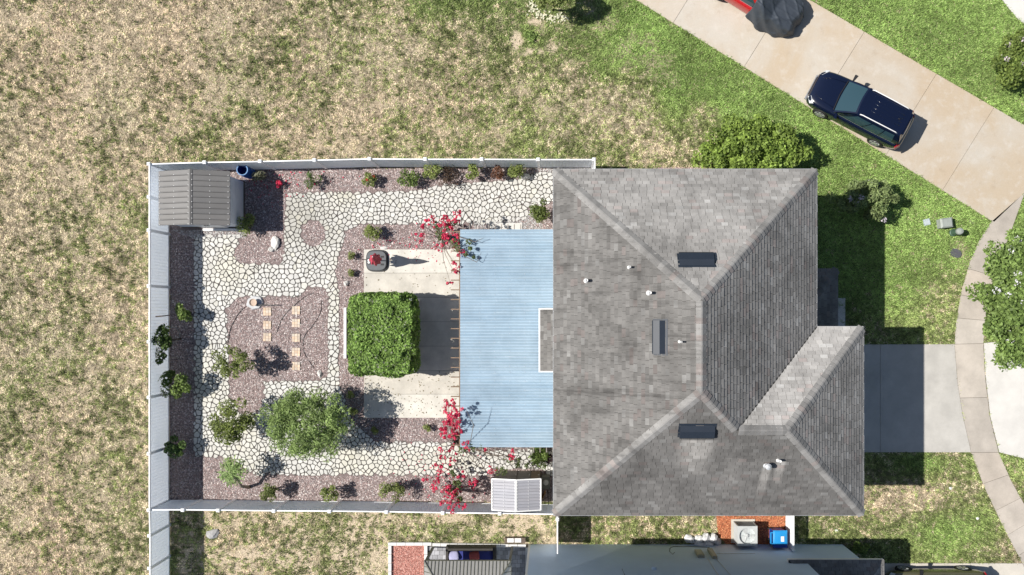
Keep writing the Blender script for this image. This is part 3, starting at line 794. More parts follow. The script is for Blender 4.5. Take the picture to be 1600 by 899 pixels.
# bay bump-out with its own little shed roof and white flashing
by0, by1 = P(0,580,3.1)[1], P(0,484,3.1)[1]
MB().prism([(-.52,by0+.06),(XW+ov,by0+.06),(XW+ov,by1-.06),(-.52,by1-.06)], 0, 2.96).build('bay_wall', wall_cream, house)
bay = [(-.58,by0,2.98),(-.58,by1,2.98),(XW+ov-.01,by1,3.22),(XW+ov-.01,by0,3.22)]
m_ = MB().add(bay+[(p[0],p[1],p[2]-.05) for p in bay], [(0,3,2,1),(4,5,6,7),(0,1,5,4),(1,2,6,5),(2,3,7,6),(3,0,4,7)])
bro = m_.build('bay_roof', underlay, house)
bu = Vector((1.03,0,.24)).normalized(); m_ = MB()
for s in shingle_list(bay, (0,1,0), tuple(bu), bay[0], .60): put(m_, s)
o = m_.build('shingles', shingle_mat, bro); o['kind'] = 'stuff'
m_ = MB(); m_.box(-.65,by0-.06,2.90,-.585,by1+.06,2.99); m_.box(-.582,by0-.06,2.90,XW+ov-.02,by0-.005,2.99); m_.box(-.582,by1+.005,2.90,XW+ov-.02,by1+.06,2.99)
m_.build('flashing', white_paint, bro)

# porch roof in the inner corner
pz = 2.9; pr_ = empty('porch', (11.2, .8, 0), 'shaded porch with dark shingled roof and white column at the front door', 'porch')
px1 = P(1309,0,pz)[0]; py1 = P(0,420,pz)[1]; py0 = YWN-.40
pw = px1-(XE-ov)
c0=(XE-ov,py1,pz); c1=(px1,py1,pz); c2=(px1,py0,pz); c3=(XE-ov,py0,pz); ra=(XE-ov,py1-pw,pz+pw*.45); rb=(XE-ov,py0,pz+pw*.45)
pro = MB().add([c0,c1,c2,c3,ra,rb], [(0,4,1),(1,4,5,2),(0,3,5,4)]).add([c0,c1,c2,c3]+[(p[0],p[1],pz-.15) for p in (c0,c1,c2,c3)], [(0,1,5,4),(1,2,6,5),(2,3,7,6),(4,5,6,7)]).build('roof', underlay, pr_)
cp = 1/math.hypot(1,.45); m_ = MB()
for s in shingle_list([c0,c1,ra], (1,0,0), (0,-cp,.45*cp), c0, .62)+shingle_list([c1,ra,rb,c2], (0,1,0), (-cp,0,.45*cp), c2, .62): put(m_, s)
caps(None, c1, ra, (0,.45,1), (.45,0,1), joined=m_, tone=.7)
o = m_.build('shingles', shingle_mat, pro); o['kind'] = 'stuff'
for yy in (py1-.15, py0+1.2): MB().box(px1-.32,yy-.12,0,px1-.08,yy+.12,pz-.15).build('column', white_paint, pr_)
# doors and windows of the house
def window(parent, x, y, z, w, h, ax, sgn, nm='window', mat=None):
    f = MB(); g = MB()
    def bx(mb, a0, a1, z0, z1, d0, d1):
        if ax == 'x': mb.box(x+min(d0*sgn,d1*sgn), y+a0, z+z0, x+max(d0*sgn,d1*sgn), y+a1, z+z1)
        else: mb.box(x+a0, y+min(d0*sgn,d1*sgn), z+z0, x+a1, y+max(d0*sgn,d1*sgn), z+z1)
    for a0, a1, z0, z1 in ((-w/2-.07,-w/2,-.07,h+.07),(w/2,w/2+.07,-.07,h+.07),(-w/2,w/2,-.07,0),(-w/2,w/2,h,h+.07),(-w/2,w/2,h/2-.02,h/2+.02)): bx(f, a0, a1, z0, z1, -.02, .04)
    o_ = f.build(nm, white_paint, parent); bx(g, -w/2, w/2, 0, h, -.02, .015); g.build('pane', mat or window_mat, o_)
for y, z in ((-6.3,3.8),(-3.2,3.8),(3.9,3.8),(-6.2,.9)): window(house, XW+ov, y, z, 1.2, 1.3, 'x', -1)
for x_, z in ((2.2,3.8),(5.5,3.8),(8.4,3.8),(7.5,.9)): window(house, x_, YN-ov, z, 1.1, 1.3, 'y', 1)
for x_, z in ((2.5,3.8),(6.0,3.8),(10.4,3.8)): window(house, x_, YS+ov, z, 1.1, 1.3, 'y', -1)
for y, z in ((4.2,3.8),(1.2,3.8),(3.9,.9)): window(house, XE-ov, y, z, 1.3, 1.3, 'x', 1)
for y in (-5.7,-2.8): window(house, XWE-ov, y, 3.8, 1.3, 1.3, 'x', 1)
gdr = MB().box(XWE-ov+.005,-6.65,.02,XWE-ov+.05,-1.85,2.2).build('garage_door', white_paint, house)
for z in (.55,1.1,1.65): MB().box(XWE-ov+.052,-6.6,z-.01,XWE-ov+.056,-1.9,z+.01).build('groove', joint, gdr)
MB().box(XE-ov+.005,.3,.05,XE-ov+.05,1.25,2.15).build('door', wood_dark, house)
MB().box(XW+ov-.04,1.4,.05,XW+ov-.005,3.2,2.15).build('sliding_door', window_mat, house)

# ---------------------------------------------------------------- patio cover
PZ = 2.72
pg = empty('patio_cover', (-1.9,-1.1,0), 'light blue corrugated patio cover on wooden rafters against the house', 'patio cover')
px0, pxe = P(719,0,PZ)[0], XW+ov-.02; pyn, pys = P(0,360,PZ)[1], P(0,698,PZ)[1]
sheet_mat, t, b = nt('blue_corrugated_plastic')
n1 = noise(t, 1.2, 4, .6); n2 = noise(t, 9, 4, .7); g_ = N(t, 'ShaderNodeAttribute', attribute_name='col')
mp = N(t, 'ShaderNodeMapping'); geo = N(t, 'ShaderNodeNewGeometry'); t.links.new(geo.outputs['Position'], mp.inputs[0]); mp.inputs['Scale'].default_value = (.35, 5, 1)
n3 = noise(t, 1.6, 4, .7, mp.outputs[0])
x = mixc(t, ramp(t, n3, [(.3, 0), (.75, 1)]), (.27,.375,.47), (.345,.44,.52)); x = mixc(t, ramp(t, n2, [(.58, 0), (.78, .35)]), x, (.55,.62,.67))
x = mixc(t, 1.0, x, g_.outputs['Color'], 'MULTIPLY'); x = mixc(t, 1.0, x, ramp(t, n1, [(.3, .86), (.6, 1.0)]), 'MULTIPLY')
# colour banded along the corrugation: valleys darker, crests slightly lighter
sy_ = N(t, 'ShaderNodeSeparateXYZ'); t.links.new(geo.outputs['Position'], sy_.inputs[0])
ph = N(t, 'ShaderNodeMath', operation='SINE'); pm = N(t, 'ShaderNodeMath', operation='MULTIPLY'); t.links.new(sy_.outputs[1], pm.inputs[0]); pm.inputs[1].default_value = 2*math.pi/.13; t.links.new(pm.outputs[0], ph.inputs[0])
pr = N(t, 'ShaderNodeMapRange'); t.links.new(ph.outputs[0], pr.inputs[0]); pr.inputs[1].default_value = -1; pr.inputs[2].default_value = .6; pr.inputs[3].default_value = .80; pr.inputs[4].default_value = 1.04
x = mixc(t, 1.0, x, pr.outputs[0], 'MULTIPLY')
n5 = noise(t, 3.0, 5, .75, mp.outputs[0]); x = mixc(t, ramp(t, n5, [(.62, 0), (.74, .5)]), x, (.66,.72,.76)); x = mixc(t, ramp(t, n5, [(.26, .30), (.36, 0)]), x, (.20,.27,.33))
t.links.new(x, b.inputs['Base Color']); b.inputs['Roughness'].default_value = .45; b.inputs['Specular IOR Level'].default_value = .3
ns = 14; sw_ = (pyn-pys)/ns
zf = lambda x_: PZ+(x_-px0)*.012
for i in range(ns):
    y0 = pys+i*sw_; mb = MB(); mb.cur = tint(.93, 1.04, .015); nn = int(round(sw_/.13))*8
    lift = .004*(i % 2)
    def fn(u, v):
        yy = y0-.03+(sw_+.06)*v; xx = px0+(pxe-px0)*u
        return (xx, yy, zf(xx)+lift+.020*math.sin(2*math.pi*yy/.13))
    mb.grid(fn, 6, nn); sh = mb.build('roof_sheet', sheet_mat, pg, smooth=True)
    scw = MB()
    for u in range(7):
        xx = px0+.2+u*.66
        for v in range(2):
            yy = round((y0+.12+v*.36)/.13)*.13+.0325; scw.lathe([(.016,0),(.016,.012),(.006,.018)], (xx+random.uniform(-.01,.01), yy, zf(xx)+lift+.019), 6)
    scw.build('screws', steel, sh)['kind'] = 'stuff'
nr = 23
for i in range(nr):
    y = pys+.05+(pyn-pys-.1)*i/(nr-1); MB().box(px0-.42,y-.02,PZ-.19,pxe,y+.02,PZ-.06).build('rafter', wood_mid, pg)
for i in range(16):
    xx = px0+.12+i*(pxe-px0-.3)/15; MB().box(xx-.02,pys-.26,PZ-.056,xx+.02,pyn+.26,PZ-.018).build('purlin', wood_grey, pg)
for xx in (px0-.02, -1.6): MB().box(xx-.05,pys+.0,PZ-.42,xx+.05,pyn,PZ-.195).build('beam', wood_mid, pg)
for y in (pys+.15, (pys*2+pyn)/3, (pys+2*pyn)/3, pyn-.15): MB().box(px0-.09,y-.07,0,px0+.05,y+.07,PZ-.42).build('post', white_paint, pg)

# ---------------------------------------------------------------- the neighbour's house
nb = empty('neighbour_house', (5,-14,0), 'blue grey stucco house wall with cables and meter boxes across the narrow side yard', 'house')
nyw = P(0,850.5)[1]; nx0 = P(826,0)[0]; nx1 = 11.1; ngx = P(1316,0)[0]
MB().prism([(nx0,nyw),(nx1,nyw),(nx1,-22),(nx0,-22)], 0, 6.05).build('wall', wall_blue, nb)
MB().prism([(nx1-.002,nyw-.004),(ngx,nyw-.004),(ngx,-20),(nx1-.002,-20)], 0, 2.75).build('garage_wall', wall_blue, nb)
def hip(parent, x0, x1, y0, y1, z, pit, tone):
    w = min(x1-x0, y1-y0)/2; rz = z+pit*w
    if x1-x0 > y1-y0: a_, b_ = (x0+w,(y0+y1)/2,rz), (x1-w,(y0+y1)/2,rz)
    else: a_, b_ = ((x0+x1)/2,y0+w,rz), ((x0+x1)/2,y1-w,rz)
    c = [(x0,y0,z),(x1,y0,z),(x1,y1,z),(x0,y1,z)]
    r_ = MB()
    if x1-x0 > y1-y0: r_.add(c+[a_,b_], [(0,1,5,4),(1,2,5),(2,3,4,5),(3,0,4),(3,2,1,0)])
    else: r_.add(c+[a_,b_], [(0,1,4),(1,2,5,4),(2,3,5),(3,0,4,5),(3,2,1,0)])
    ro = r_.build('roof', underlay, parent); return ro, c, a_, b_
ro, c, a_, b_ = hip(nb, nx0-.4, nx1+.4, -22.4, nyw+.40, 6.05, .5, 1)
k5 = 1/math.hypot(1,.5); m_ = MB()
for s in shingle_list([c[3],c[2],b_,a_], (1,0,0), (0,-k5,.5*k5), c[3], .9): put(m_, s)
o = m_.build('shingles', shingle_mat, ro); o['kind'] = 'stuff'
gy = P(0,875,2.75)[1]; gx0, gx1 = P(1232,0,2.75)[0], P(1381,0,2.75)[0]
gp = [(gx0,gy,2.76),(gx1,gy,2.76),(gx1,-20,2.76),(gx0,-20,2.76)]
gw = (gx1-gx0)/2; ga = ((gx0+gx1)/2, gy-gw, 2.76+gw*.5); gb_ = ((gx0+gx1)/2, -19.9, 2.76+gw*.5)
gro = MB().add(gp+[ga,gb_], [(0,4,1),(1,4,5,2),(3,5,4,0),(0,1,2,3)]).build('garage_roof', underlay, nb)
m_ = MB()
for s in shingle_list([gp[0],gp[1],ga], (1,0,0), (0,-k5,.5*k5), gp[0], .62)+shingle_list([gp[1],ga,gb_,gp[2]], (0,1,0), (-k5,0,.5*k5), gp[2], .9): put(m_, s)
o = m_.build('shingles', shingle_mat, gro); o['kind'] = 'stuff'
m_ = MB()
for p_, q_ in ((gp[0],gp[1]),(gp[1],gp[2]),(gp[0],gp[3])): m_.bar((p_[0],p_[1],2.66),(q_[0],q_[1],2.66),.03,.16)
m_.build('fascia', white_paint, nb)
m_ = MB(); m_.box(nx0-.012,nyw-.1,0,nx0+.09,nyw+.014,6.0); m_.build('corner_trim', white_paint, nb)
def onwall(px, py):
    h = CAM_H-FPX*(-nyw)/(py-NY); return ((px-NX)*(CAM_H-h)/FPX, nyw, h)
for (a0, b0, a1, b1) in ((1085,863,1101,872),(1105,861,1121,874)):
    q = onwall(a0,b0); r_ = onwall(a1,b1); mb = MB(); mb.box(q[0],nyw+.002,q[2],r_[0],nyw+.13,r_[2]); bx_ = mb.build('meter_box', M('beige_box',(.36,.34,.25),.5,.2,5,30,.05), nb)
    MB().box(q[0]+.05,nyw+.131,q[2]+.06,r_[0]-.05,nyw+.14,r_[2]-.06).build('cover', M('beige_cover',(.42,.40,.31),.5,.2,5,30,.05), bx_)
def wire(pts, r, mat, parent, nm='cable', off=.02):
    q = [onwall(*p) for p in pts]; return MB().tube([(x_, nyw+off, z_) for x_, y_, z_ in q], r, 6).build(nm, mat, parent)
wire([(1106,874),(1112,884),(1122,899),(1130,910)], .014, steel, nb); wire([(1119,874),(1128,884),(1141,899),(1150,910)], .014, steel, nb)
wire([(1113,861),(1108,856),(1085,855),(1052,855),(1047,857),(1046,862),(1051,867),(1054,864)], .012, black_plastic, nb, 'hose')
wire([(1120,866),(1150,866),(1180,865.5)], .012, steel, nb, 'conduit')
wire([(972,890),(976,899),(978,905)], .010, black_plastic, nb, 'cable')
q = onwall(1022,889); m_ = MB().lathe([(.10,0),(.10,.08),(.05,.10)], (0,0,0), 14); m_.v = [(q[0]+v[0], nyw+v[2], q[2]+v[1]) for v in m_.v]; m_.build('wall_vent', wall_blue, nb)
# ---------------------------------------------------------------- garden shed with ribbed grey roof
def gable_shed(name, label, x0, x1, y0, y1, zE, zR, inset, wallm, roofm, rib, trim=None, ridge_w=.10, rk=1.0):
    r = empty(name, ((x0+x1)/2, (y0+y1)/2, 0), label, 'shed'); xm_ = (x0+x1)/2; i = inset
    MB().prism([(x0+i,y0+i),(x1-i,y0+i),(x1-i,y1-i),(x0+i,y1-i)], .06, zE-.02).build('wall', wallm, r)
    m_ = MB()
    for yy in (y0+i, y1-i): m_.add([(x0+i,yy,zE-.02),(x1-i,yy,zE-.02),(xm_,yy,zR-.06)], [(0,1,2)])
    m_.build('gable', wallm, r)
    MB().prism([(x0+i-.05,y0+i-.05),(x1-i+.05,y0+i-.05),(x1-i+.05,y1-i+.05),(x0+i-.05,y1-i+.05)], 0, .06).build('base', wood_dark, r)
    n = max(2, round((y1-y0)/rib)); w = (y1-y0)/n
    for s, xa in ((-1,x0),(1,x1)):
        for k in range(n):
            ya, yb = y0+k*w, y0+(k+1)*w; m_ = MB(); m_.cur = tint(.92,1.04,.01)
            prof = [(ya+.004,.012-.012*rk),(ya+.02,.012+.008*rk),(ya+.04,.012+.008*rk),(ya+.06,.012),(yb-.02,.012),(yb-.003,.012-.012*rk)]
            vs = []
            for (xx, zz) in ((xa,zE),(xm_+s*.02,zR)):
                vs += [(xx,p[0],zz+p[1]) for p in prof]
            fs = [(j, j+1, 7+j, 6+j) for j in range(5)]
            if s < 0: fs = [f[::-1] for f in fs]
            vs += [(xa,ya+.006,zE-.02),(xa,yb-.004,zE-.02),(xm_+s*.02,ya+.006,zR-.02),(xm_+s*.02,yb-.004,zR-.02)]
            fs += [(12,13,15,14),(0,12,13,5)]
            m_.add(vs, fs); pn = m_.build('roof_panel', roofm, r)
            sc_ = MB()
            for tt in (.04,.5,.95): sc_.lathe([(.018,0),(.018,.012),(.008,.018)], (xa+(xm_-xa)*tt, ya+.045, zE+(zR-zE)*tt+.026), 6)
            sc_.build('screws', white_paint, pn)['kind'] = 'stuff'
    m_ = MB(); m_.cur = (.9,.9,.9); sl = (zR-zE)/(xm_-x0)
    m_.add([(xm_-ridge_w,y0-.01,zR-sl*ridge_w+.03),(xm_,y0-.01,zR+.045),(xm_+ridge_w,y0-.01,zR-sl*ridge_w+.03),(xm_-ridge_w,y1+.01,zR-sl*ridge_w+.03),(xm_,y1+.01,zR+.045),(xm_+ridge_w,y1+.01,zR-sl*ridge_w+.03)], [(0,1,4,3),(1,2,5,4)])
    m_.build('ridge_strip', roofm if not trim else trim, r)
    if trim:
        m_ = MB()
        for xx in (x0,x1): m_.bar((xx,y0-.02,zE+.01),(xx,y1+.02,zE+.01),.05,.05)
        for yy in (y0-.015,y1+.015): m_.bar((x0,yy,zE+.01),(xm_,yy,zR+.02),.05,.05); m_.bar((xm_,yy,zR+.02),(x1,yy,zE+.01),.05,.05)
        m_.build('trim', trim, r)
    return r
shed_roof = M('grey_shed_roof', (.165,.16,.155), .6, .12, 2, 30, .05, attr='col')
shed_wall = M('pale_grey_siding', (.62,.67,.73), .6, .08, 2, 30, .05)
x0, x1 = P(248,0,1.95)[0], P(359.5,0,1.95)[0]; y1, y0 = P(0,267.5,1.95)[1], P(0,353,1.95)[1]
sd = gable_shed('garden_shed', 'pale garden shed with grey ribbed roof in the fence corner beside the blue barrel', x0, x1, y0, y1, 1.95, 2.36, .16, shed_wall, shed_roof, .235)
dxm = (x0+x1)/2+.15
for s in (0, 1):
    d_ = MB().box(dxm-.62+s*.63,y0+.115,.1,dxm-.02+s*.63,y0+.158,1.8).build('door', white_paint, sd)
    MB().box(dxm-.10+s*.14,y0+.09,.9,dxm-.07+s*.14,y0+.113,1.1).build('handle', black_plastic, d_)
MB().box(P(318,0)[0],P(0,361)[1],.0,P(382,0)[0],P(0,357.5)[1],.09).build('threshold', white_paint, sd)
# small white shed by the house corner
x0, x1 = P(768.5,0,1.95)[0], P(845,0,1.95)[0]; y1, y0 = P(0,749,1.95)[1], -8.80
white_ribs = M('white_ribbed_roof', (.33,.33,.36), .5, .08, 2, 30, .05, attr='col')
s2 = gable_shed('storage_shed', 'small white ribbed roof storage shed with brown doors by the house corner', x0, x1, y0, y1, 1.92, 2.16, .05, wood_grey, white_ribs, .14, white_paint, .05, rk=.35)
for a_, b_, mt_ in ((x0+.07,(x0+x1)/2-.02,wood_grey),((x0+x1)/2+.02,x1-.5,wood_grey),(x1-.46,x1-.07,wood_mid)):
    d_ = MB().box(a_,y1-.048,.1,b_,y1-.012,1.84).build('door', mt_, s2)
    MB().box(b_-.06,y1-.011,.9,b_-.03,y1+.005,1.05).build('handle', steel, d_)
# things in the nook beside the storage shed
cx, cy = P(852,0,.7)[0], P(0,755,.7)[1]
t_ = empty('planter_tub', (cx,cy,0), 'square dark grey tub with round pale lid beside the storage shed', 'tub')
MB().prism([(cx-.16,cy-.26),(cx+.2,cy-.26),(cx+.2,cy+.26),(cx-.16,cy+.26)], 0, .7, -.03).build('body', M('grey_olive_plastic',(.13,.13,.10),.6), t_)
MB().lathe([(.0,.0),(.13,.0),(.13,.03),(.09,.05),(0.01,.05)], (cx+.02,cy+.03,.70), 16).build('lid', M('pale_lid',(.45,.44,.38),.6), t_)
cx, cy = P(848,0,.5)[0], P(0,774,.5)[1]
tag(MB().bar((cx-.05,cy-.25,.0),(cx+.12,cy+.22,.85),.16,.03,up=(1,0,0)).build('wooden_plank', M('orange_wood',(.42,.22,.08),.7,.3,6,60,.2)), 'orange brown wooden plank leaning beside the storage shed', 'plank')
tag(MB().tube([(P(856,0,.3)[0],P(0,768,.3)[1],0),(P(857,0,1)[0],P(0,785,1)[1],1.5)], .018, 8).build('garden_pole', black_plastic), 'thin black pole leaning on the fence by the storage shed', 'pole')

# blue barrel
cx, cy, _ = P(391.5,271.5,.05); blue = M('blue_drum', (.015,.09,.36), .35, .15, 4, 30, .03)
br = empty('rain_barrel', (cx,cy,0), 'open blue plastic barrel standing between the shed and the fence', 'barrel')
pf = [(.235,0),(.26,.04),(.265,.30),(.275,.32),(.265,.34),(.268,.66),(.278,.68),(.268,.70),(.26,.98),(.25,1.02),(.225,1.02),(.225,.95),(.235,.3)]
MB().lathe(pf[:11], (cx,cy,0), 28).build('shell', blue, br, smooth=False)
br.children[0].data.polygons[-1].select = True
bm = bmesh.new(); bm.from_mesh(br.children[0].data); bm.faces.ensure_lookup_table(); bm.faces.remove(bm.faces[-1]); bm.to_mesh(br.children[0].data); bm.free()
MB().lathe([(.224,1.018),(.222,.6),(.215,.45),(.02,.45)], (cx,cy,0), 28, cap=False).build('inside', M('dark_blue_inside',(.008,.05,.25),.4), br)
MB().lathe([(.222,1.022),(.266,1.022),(.266,1.045),(.222,1.045),(.222,1.022)], (cx,cy,0), 28, cap=False).build('rim', M('blue_rim',(.12,.28,.55),.4), br)

# ---------------------------------------------------------------- umbrella and its base
cx, cy, _ = P(590,408); bz = .055
ub = empty('weighted_stand', (cx,cy,bz), 'grey rounded square umbrella base on the patio corner', 'stand')
def rsq(a, k=3.2, n=40): return [(cx+a*math.copysign(abs(math.cos(2*math.pi*i/n))**(2/k), math.cos(2*math.pi*i/n)), cy+a*math.copysign(abs(math.sin(2*math.pi*i/n))**(2/k), math.sin(2*math.pi*i/n))) for i in range(n)]
gp_ = M('grey_plastic',(.115,.125,.135),.55,.15,5,40,.1)
MB().prism(rsq(.52), bz, bz+.07).build('shell', black_plastic, ub)
MB().prism(rsq(.49), bz+.071, bz+.16, .05).build('weight', gp_, ub)
for dy in (-.36,-.27,.27,.36): MB().box(cx-.40,cy+dy-.006,bz+.158,cx+.38,cy+dy+.006,bz+.166).build('ridge', gp_, ub)
for dx, dy in ((.27,.18),(.27,-.18),(-.36,.07),(-.36,-.13)): MB().box(cx+dx-.08,cy+dy-.045,bz+.159,cx+dx+.08,cy+dy+.045,bz+.163).build('slot', black_plastic, ub)
for dy in (.02,-.09): MB().lathe([(.02,0),(.055,.0),(.055,.02),(.02,.025)], (cx-.36,cy+dy,bz+.164), 12).build('wheel', white_paint, ub)
MB().tube([(cx-.52,cy+.05,bz+.08),(cx-.70,cy+.06,bz+.08)], .018, 8).build('handle', black_plastic, ub)
top = Vector((cx+.34, cy+.02, 2.45)); bot = Vector((cx, cy, bz+.165)); dv_ = (top-bot)
um = empty('umbrella', (cx,cy,bz+.165), 'closed red patio umbrella leaning in its grey base', 'umbrella')
MB().tube([bot, bot+dv_*.98], .022, 10).build('pole', dark_metal, um)
red = M('red_canvas', (.50,.05,.085), .8, .2, 5, 60, .2)
vs = []; fs = []; n = 32; prof = [(.30,.27),(.36,.25),(.46,.21),(.58,.13),(.63,.10),(.70,.135),(.80,.12),(.90,.075),(.98,.02)]
ex = dv_.normalized().cross(Vector((0,1,0))).normalized(); ey = dv_.normalized().cross(ex)
for tt, rr_ in prof:
    for k in range(n):
        th = 2*math.pi*k/n; f_ = 1+.10*(1 if k % 4 < 2 else -1)*(1-(tt-.3)/.7)
        jag = .05*math.sin(k*2.7)*(1 if tt == .30 else 0)
        p = bot+dv_*(tt+jag)+(ex*math.cos(th)+ey*math.sin(th))*rr_*f_; vs.append(p)
for i in range(len(prof)-1):
    for k in range(n): fs.append((i*n+k,i*n+(k+1)%n,(i+1)*n+(k+1)%n,(i+1)*n+k))
MB().add(vs, fs).build('canopy', red, um)
MB().tube([bot+dv_*.60, bot+dv_*.66], .125, 14).build('strap', M('dark_red_strap',(.25,.015,.03),.7), um)
MB().lathe([(.018,0),(.03,.03),(.012,.08)], tuple(bot+dv_*.975), 10).build('finial', white_paint, um)

# ---------------------------------------------------------------- tiles, rocks, hoses
tile_mat = M('terracotta_tile', (.68,.55,.43), .85, .2, 8, 50, .2, attr='col')
for colx, ysq in ((418,(487,508,527)),(463,(485,505,528,550,572))):
    for i, yq in enumerate(ysq):
        cx, cy, _ = P(colx,yq); r_ = empty('stepping_tile', (cx,cy,0), 'terracotta stepping tile, %s in the %s row from the bird bath end' % (('first','second','third','fourth','fifth')[i], 'three tile' if colx == 418 else 'five tile'), 'stepping stone', 'terracotta stepping tiles in the gravel bed')
        h = .195; a_ = random.uniform(-.05,.05); mt = Matrix.Translation((cx,cy,0)) @ Matrix.Rotation(a_,4,'Z')
        MB().box(-h,-h,.0,h,h,.034,mt).build('bed', M('tile_grout',(.40,.33,.27),.9), r_)
        for u in range(3):
            for v in range(3):
                m_ = MB(); m_.cur = tint(.82,1.15,.08); m_.box(-h+.006+u*.1283,-h+.006+v*.1283,.02,-h+.122+u*.1283,-h+.122+v*.1283,.048,mt); m_.build('tile', tile_mat, r_)
def rock(px, py, rx, ry, rz, mat, label, name='rock', seed=1, z=0):
    cx, cy, _ = P(px,py); bm = bmesh.new(); bmesh.ops.create_icosphere(bm, subdivisions=2, radius=1); rg = random.Random(seed)
    k = [rg.uniform(-1,1) for _ in range(9)]
    for v in bm.verts:
        d = v.co.copy(); f_ = 1+.18*math.sin(3*d.x+k[0]*3)*math.cos(2.5*d.y+k[1]*3)+.16*math.sin(4*d.z+2.1*d.x+k[2]*3)+rg.uniform(-.06,.06)
        v.co = Vector((d.x*rx*f_, d.y*ry*f_, max(-.3, d.z)*rz*f_))
    me = bpy.data.meshes.new(name); bm.to_mesh(me); bm.free(); o_ = link_mesh(name, me, mat); o_.location = (cx,cy,z+.25*rz); tag(o_, label, 'rock'); return o_
wrock = M('white_rock', (.72,.70,.66), .9, .25, 9, 60, .4)
rock(431,380,.20,.34,.14,wrock,'large white rock at the edge of the round gravel bed by the shed',seed=2)
rock(424,390,.13,.12,.14,wrock,'small white rock resting against the large white one',seed=3)
rock(541,443,.14,.13,.12,wrock,'white rock on the red gravel between the path and the patio',seed=4,z=.02)
rock(500,584,.11,.16,.12,wrock,'white rock at the lower corner of the tiled gravel bed',seed=5)
rock(600,388,.18,.09,.08,wrock,'pale flat rock against the patio edge behind the umbrella base',seed=6)
rock(333,834,.30,.22,.14,M('grey_rock',(.48,.47,.46),.9,.3,7,60,.4),'grey rock lying on the sandy yard outside the garden fence',seed=7)
rock(820,277,.28,.18,.16,wrock,'pale rock at the planted edge of the flagstone walk by the fence',seed=8,z=.02)
rock(908-18,281,.0001,.0001,.0001,wrock,'x',seed=9) if False else None
cx, cy, _ = P(399,473); bb = empty('bird_bath', (cx,cy,0), 'low pale stone bird bath with terracotta bowl at the bed edge', 'bird bath')
stone_g = M('pale_stone',(.60,.61,.62),.85,.25,8,60,.3)
MB().prism([(cx+.42*math.cos(a*math.pi/3.5)*(1+.15*math.sin(a*2)),cy+.36*math.sin(a*math.pi/3.5)) for a in range(7)],.0,.10,.05).build('plinth',stone_g,bb)
MB().lathe([(.09,.10),(.10,.22),(.17,.30),(.18,.30),(.13,.25),(.02,.24)],(cx,cy,0),18).build('bowl',M('terracotta',(.58,.45,.35),.8),bb)
tag(MB().bar(P(396,477,.2),P(434,477,.16),.05,.05).build('garden_stake', black_plastic), 'dark straight bar lying across the gravel beside the bird bath', 'bar')
def hose(name, pts, r, mat, label, cat='hose', z=.035):
    q = [Vector((*P(a,b)[:2], z)) for a, b in pts]; out = []
    for i in range(len(q)-1):
        p0, p1, p2, p3 = q[max(i-1,0)], q[i], q[i+1], q[min(i+2,len(q)-1)]
        for k in range(6):
            t_ = k/6; out.append(.5*((2*p1)+(-p0+p2)*t_+(2*p0-5*p1+4*p2-p3)*t_*t_+(-p0+3*p1-3*p2+p3)*t_**3))
    out.append(q[-1]); return tag(MB().tube(out, r, 6).build(name, mat, smooth=True), label, cat)
hose('drip_hose',[(357,535),(360,515),(372,492),(386,478),(400,473)],.013,black_plastic,'black irrigation hose curving through the gravel to the bird bath')
hose('drip_hose',[(433,520),(440,500),(455,482),(475,465),(490,458)],.011,black_plastic,'thin black irrigation hose curling past the top tile of the long row')
hose('drip_hose',[(503,470),(500,490),(488,510),(476,525),(474,545),(480,560),(491,575)],.011,black_plastic,'thin black irrigation hose winding beside the long tile row')
hose('garden_hose',[(262,512),(274,512),(281,522),(278,532),(268,537)],.016,M('pale_hose',(.35,.36,.33),.6),'pale garden hose looped on the shaded gravel by the fence')
tag(MB().bar(P(267,559,.05),P(280,559.5,.05),.05,.03).build('wooden_stake', wood_grey),'short grey stake lying on the shaded gravel by the fence','stake')
tag(MB().box(P(538,0)[0],P(0,560)[1],0,P(542,0)[0],P(0,481)[1],.12).build('edging_board', white_paint),'long white edging board between the gravel strip and the leafy arbor','board')
# debris on the lawns
for px_, py_, l_ in ((1485,763,'small white scrap on the dry front lawn uphill of the curb corner'),(1527,810,'small white scrap on the green lawn beside the curving sidewalk'),(1307,829,'small white scrap on the side lawn past the lattice gate')):
    rock(px_,py_,.09,.07,.04,white_paint,l_,'litter',seed=int(px_)); bpy.context.scene.collection.objects[-1]['category'] = 'litter'

# ---------------------------------------------------------------- utility boxes on the front lawn
green_box = M('green_grey_paint',(.33,.36,.33),.6,.2,4,30,.05); dgreen = M('dark_green_paint',(.07,.13,.09),.5,.2,4,30,.05)
cx, cy, _ = P(1447.5,347.5); r_ = empty('meter_lid',(cx,cy,0),'pale blue flat valve lid set in the front lawn','lid'); mt = Matrix.Translation((cx,cy,0))@Matrix.Rotation(.25,4,'Z')
MB().box(-.16,-.15,-.01,.16,.15,.045,mt).build('frame',M('pale_lid_frame',(.45,.52,.56),.6),r_); MB().box(-.13,-.12,.046,.13,.12,.055,mt).build('cover',M('pale_blue_lid',(.52,.58,.62),.6),r_)
cx, cy, _ = P(1472,350); r_ = empty('utility_box',(cx,cy,0),'square grey green utility box on the front lawn','utility box'); mt = Matrix.Translation((cx,cy,0))@Matrix.Rotation(.12,4,'Z')
MB().box(-.27,-.21,0,.27,.21,.42,mt).build('body',green_box,r_)
MB().add([mt@Vector(p) for p in ((-.29,-.23,.42),(.29,-.23,.42),(.29,.23,.42),(-.29,.23,.42),(-.22,-.17,.48),(.22,-.17,.48),(.22,.17,.48),(-.22,.17,.48))],[(0,1,5,4),(1,2,6,5),(2,3,7,6),(3,0,4,7),(4,5,6,7),(3,2,1,0)]).build('lid',green_box,r_)
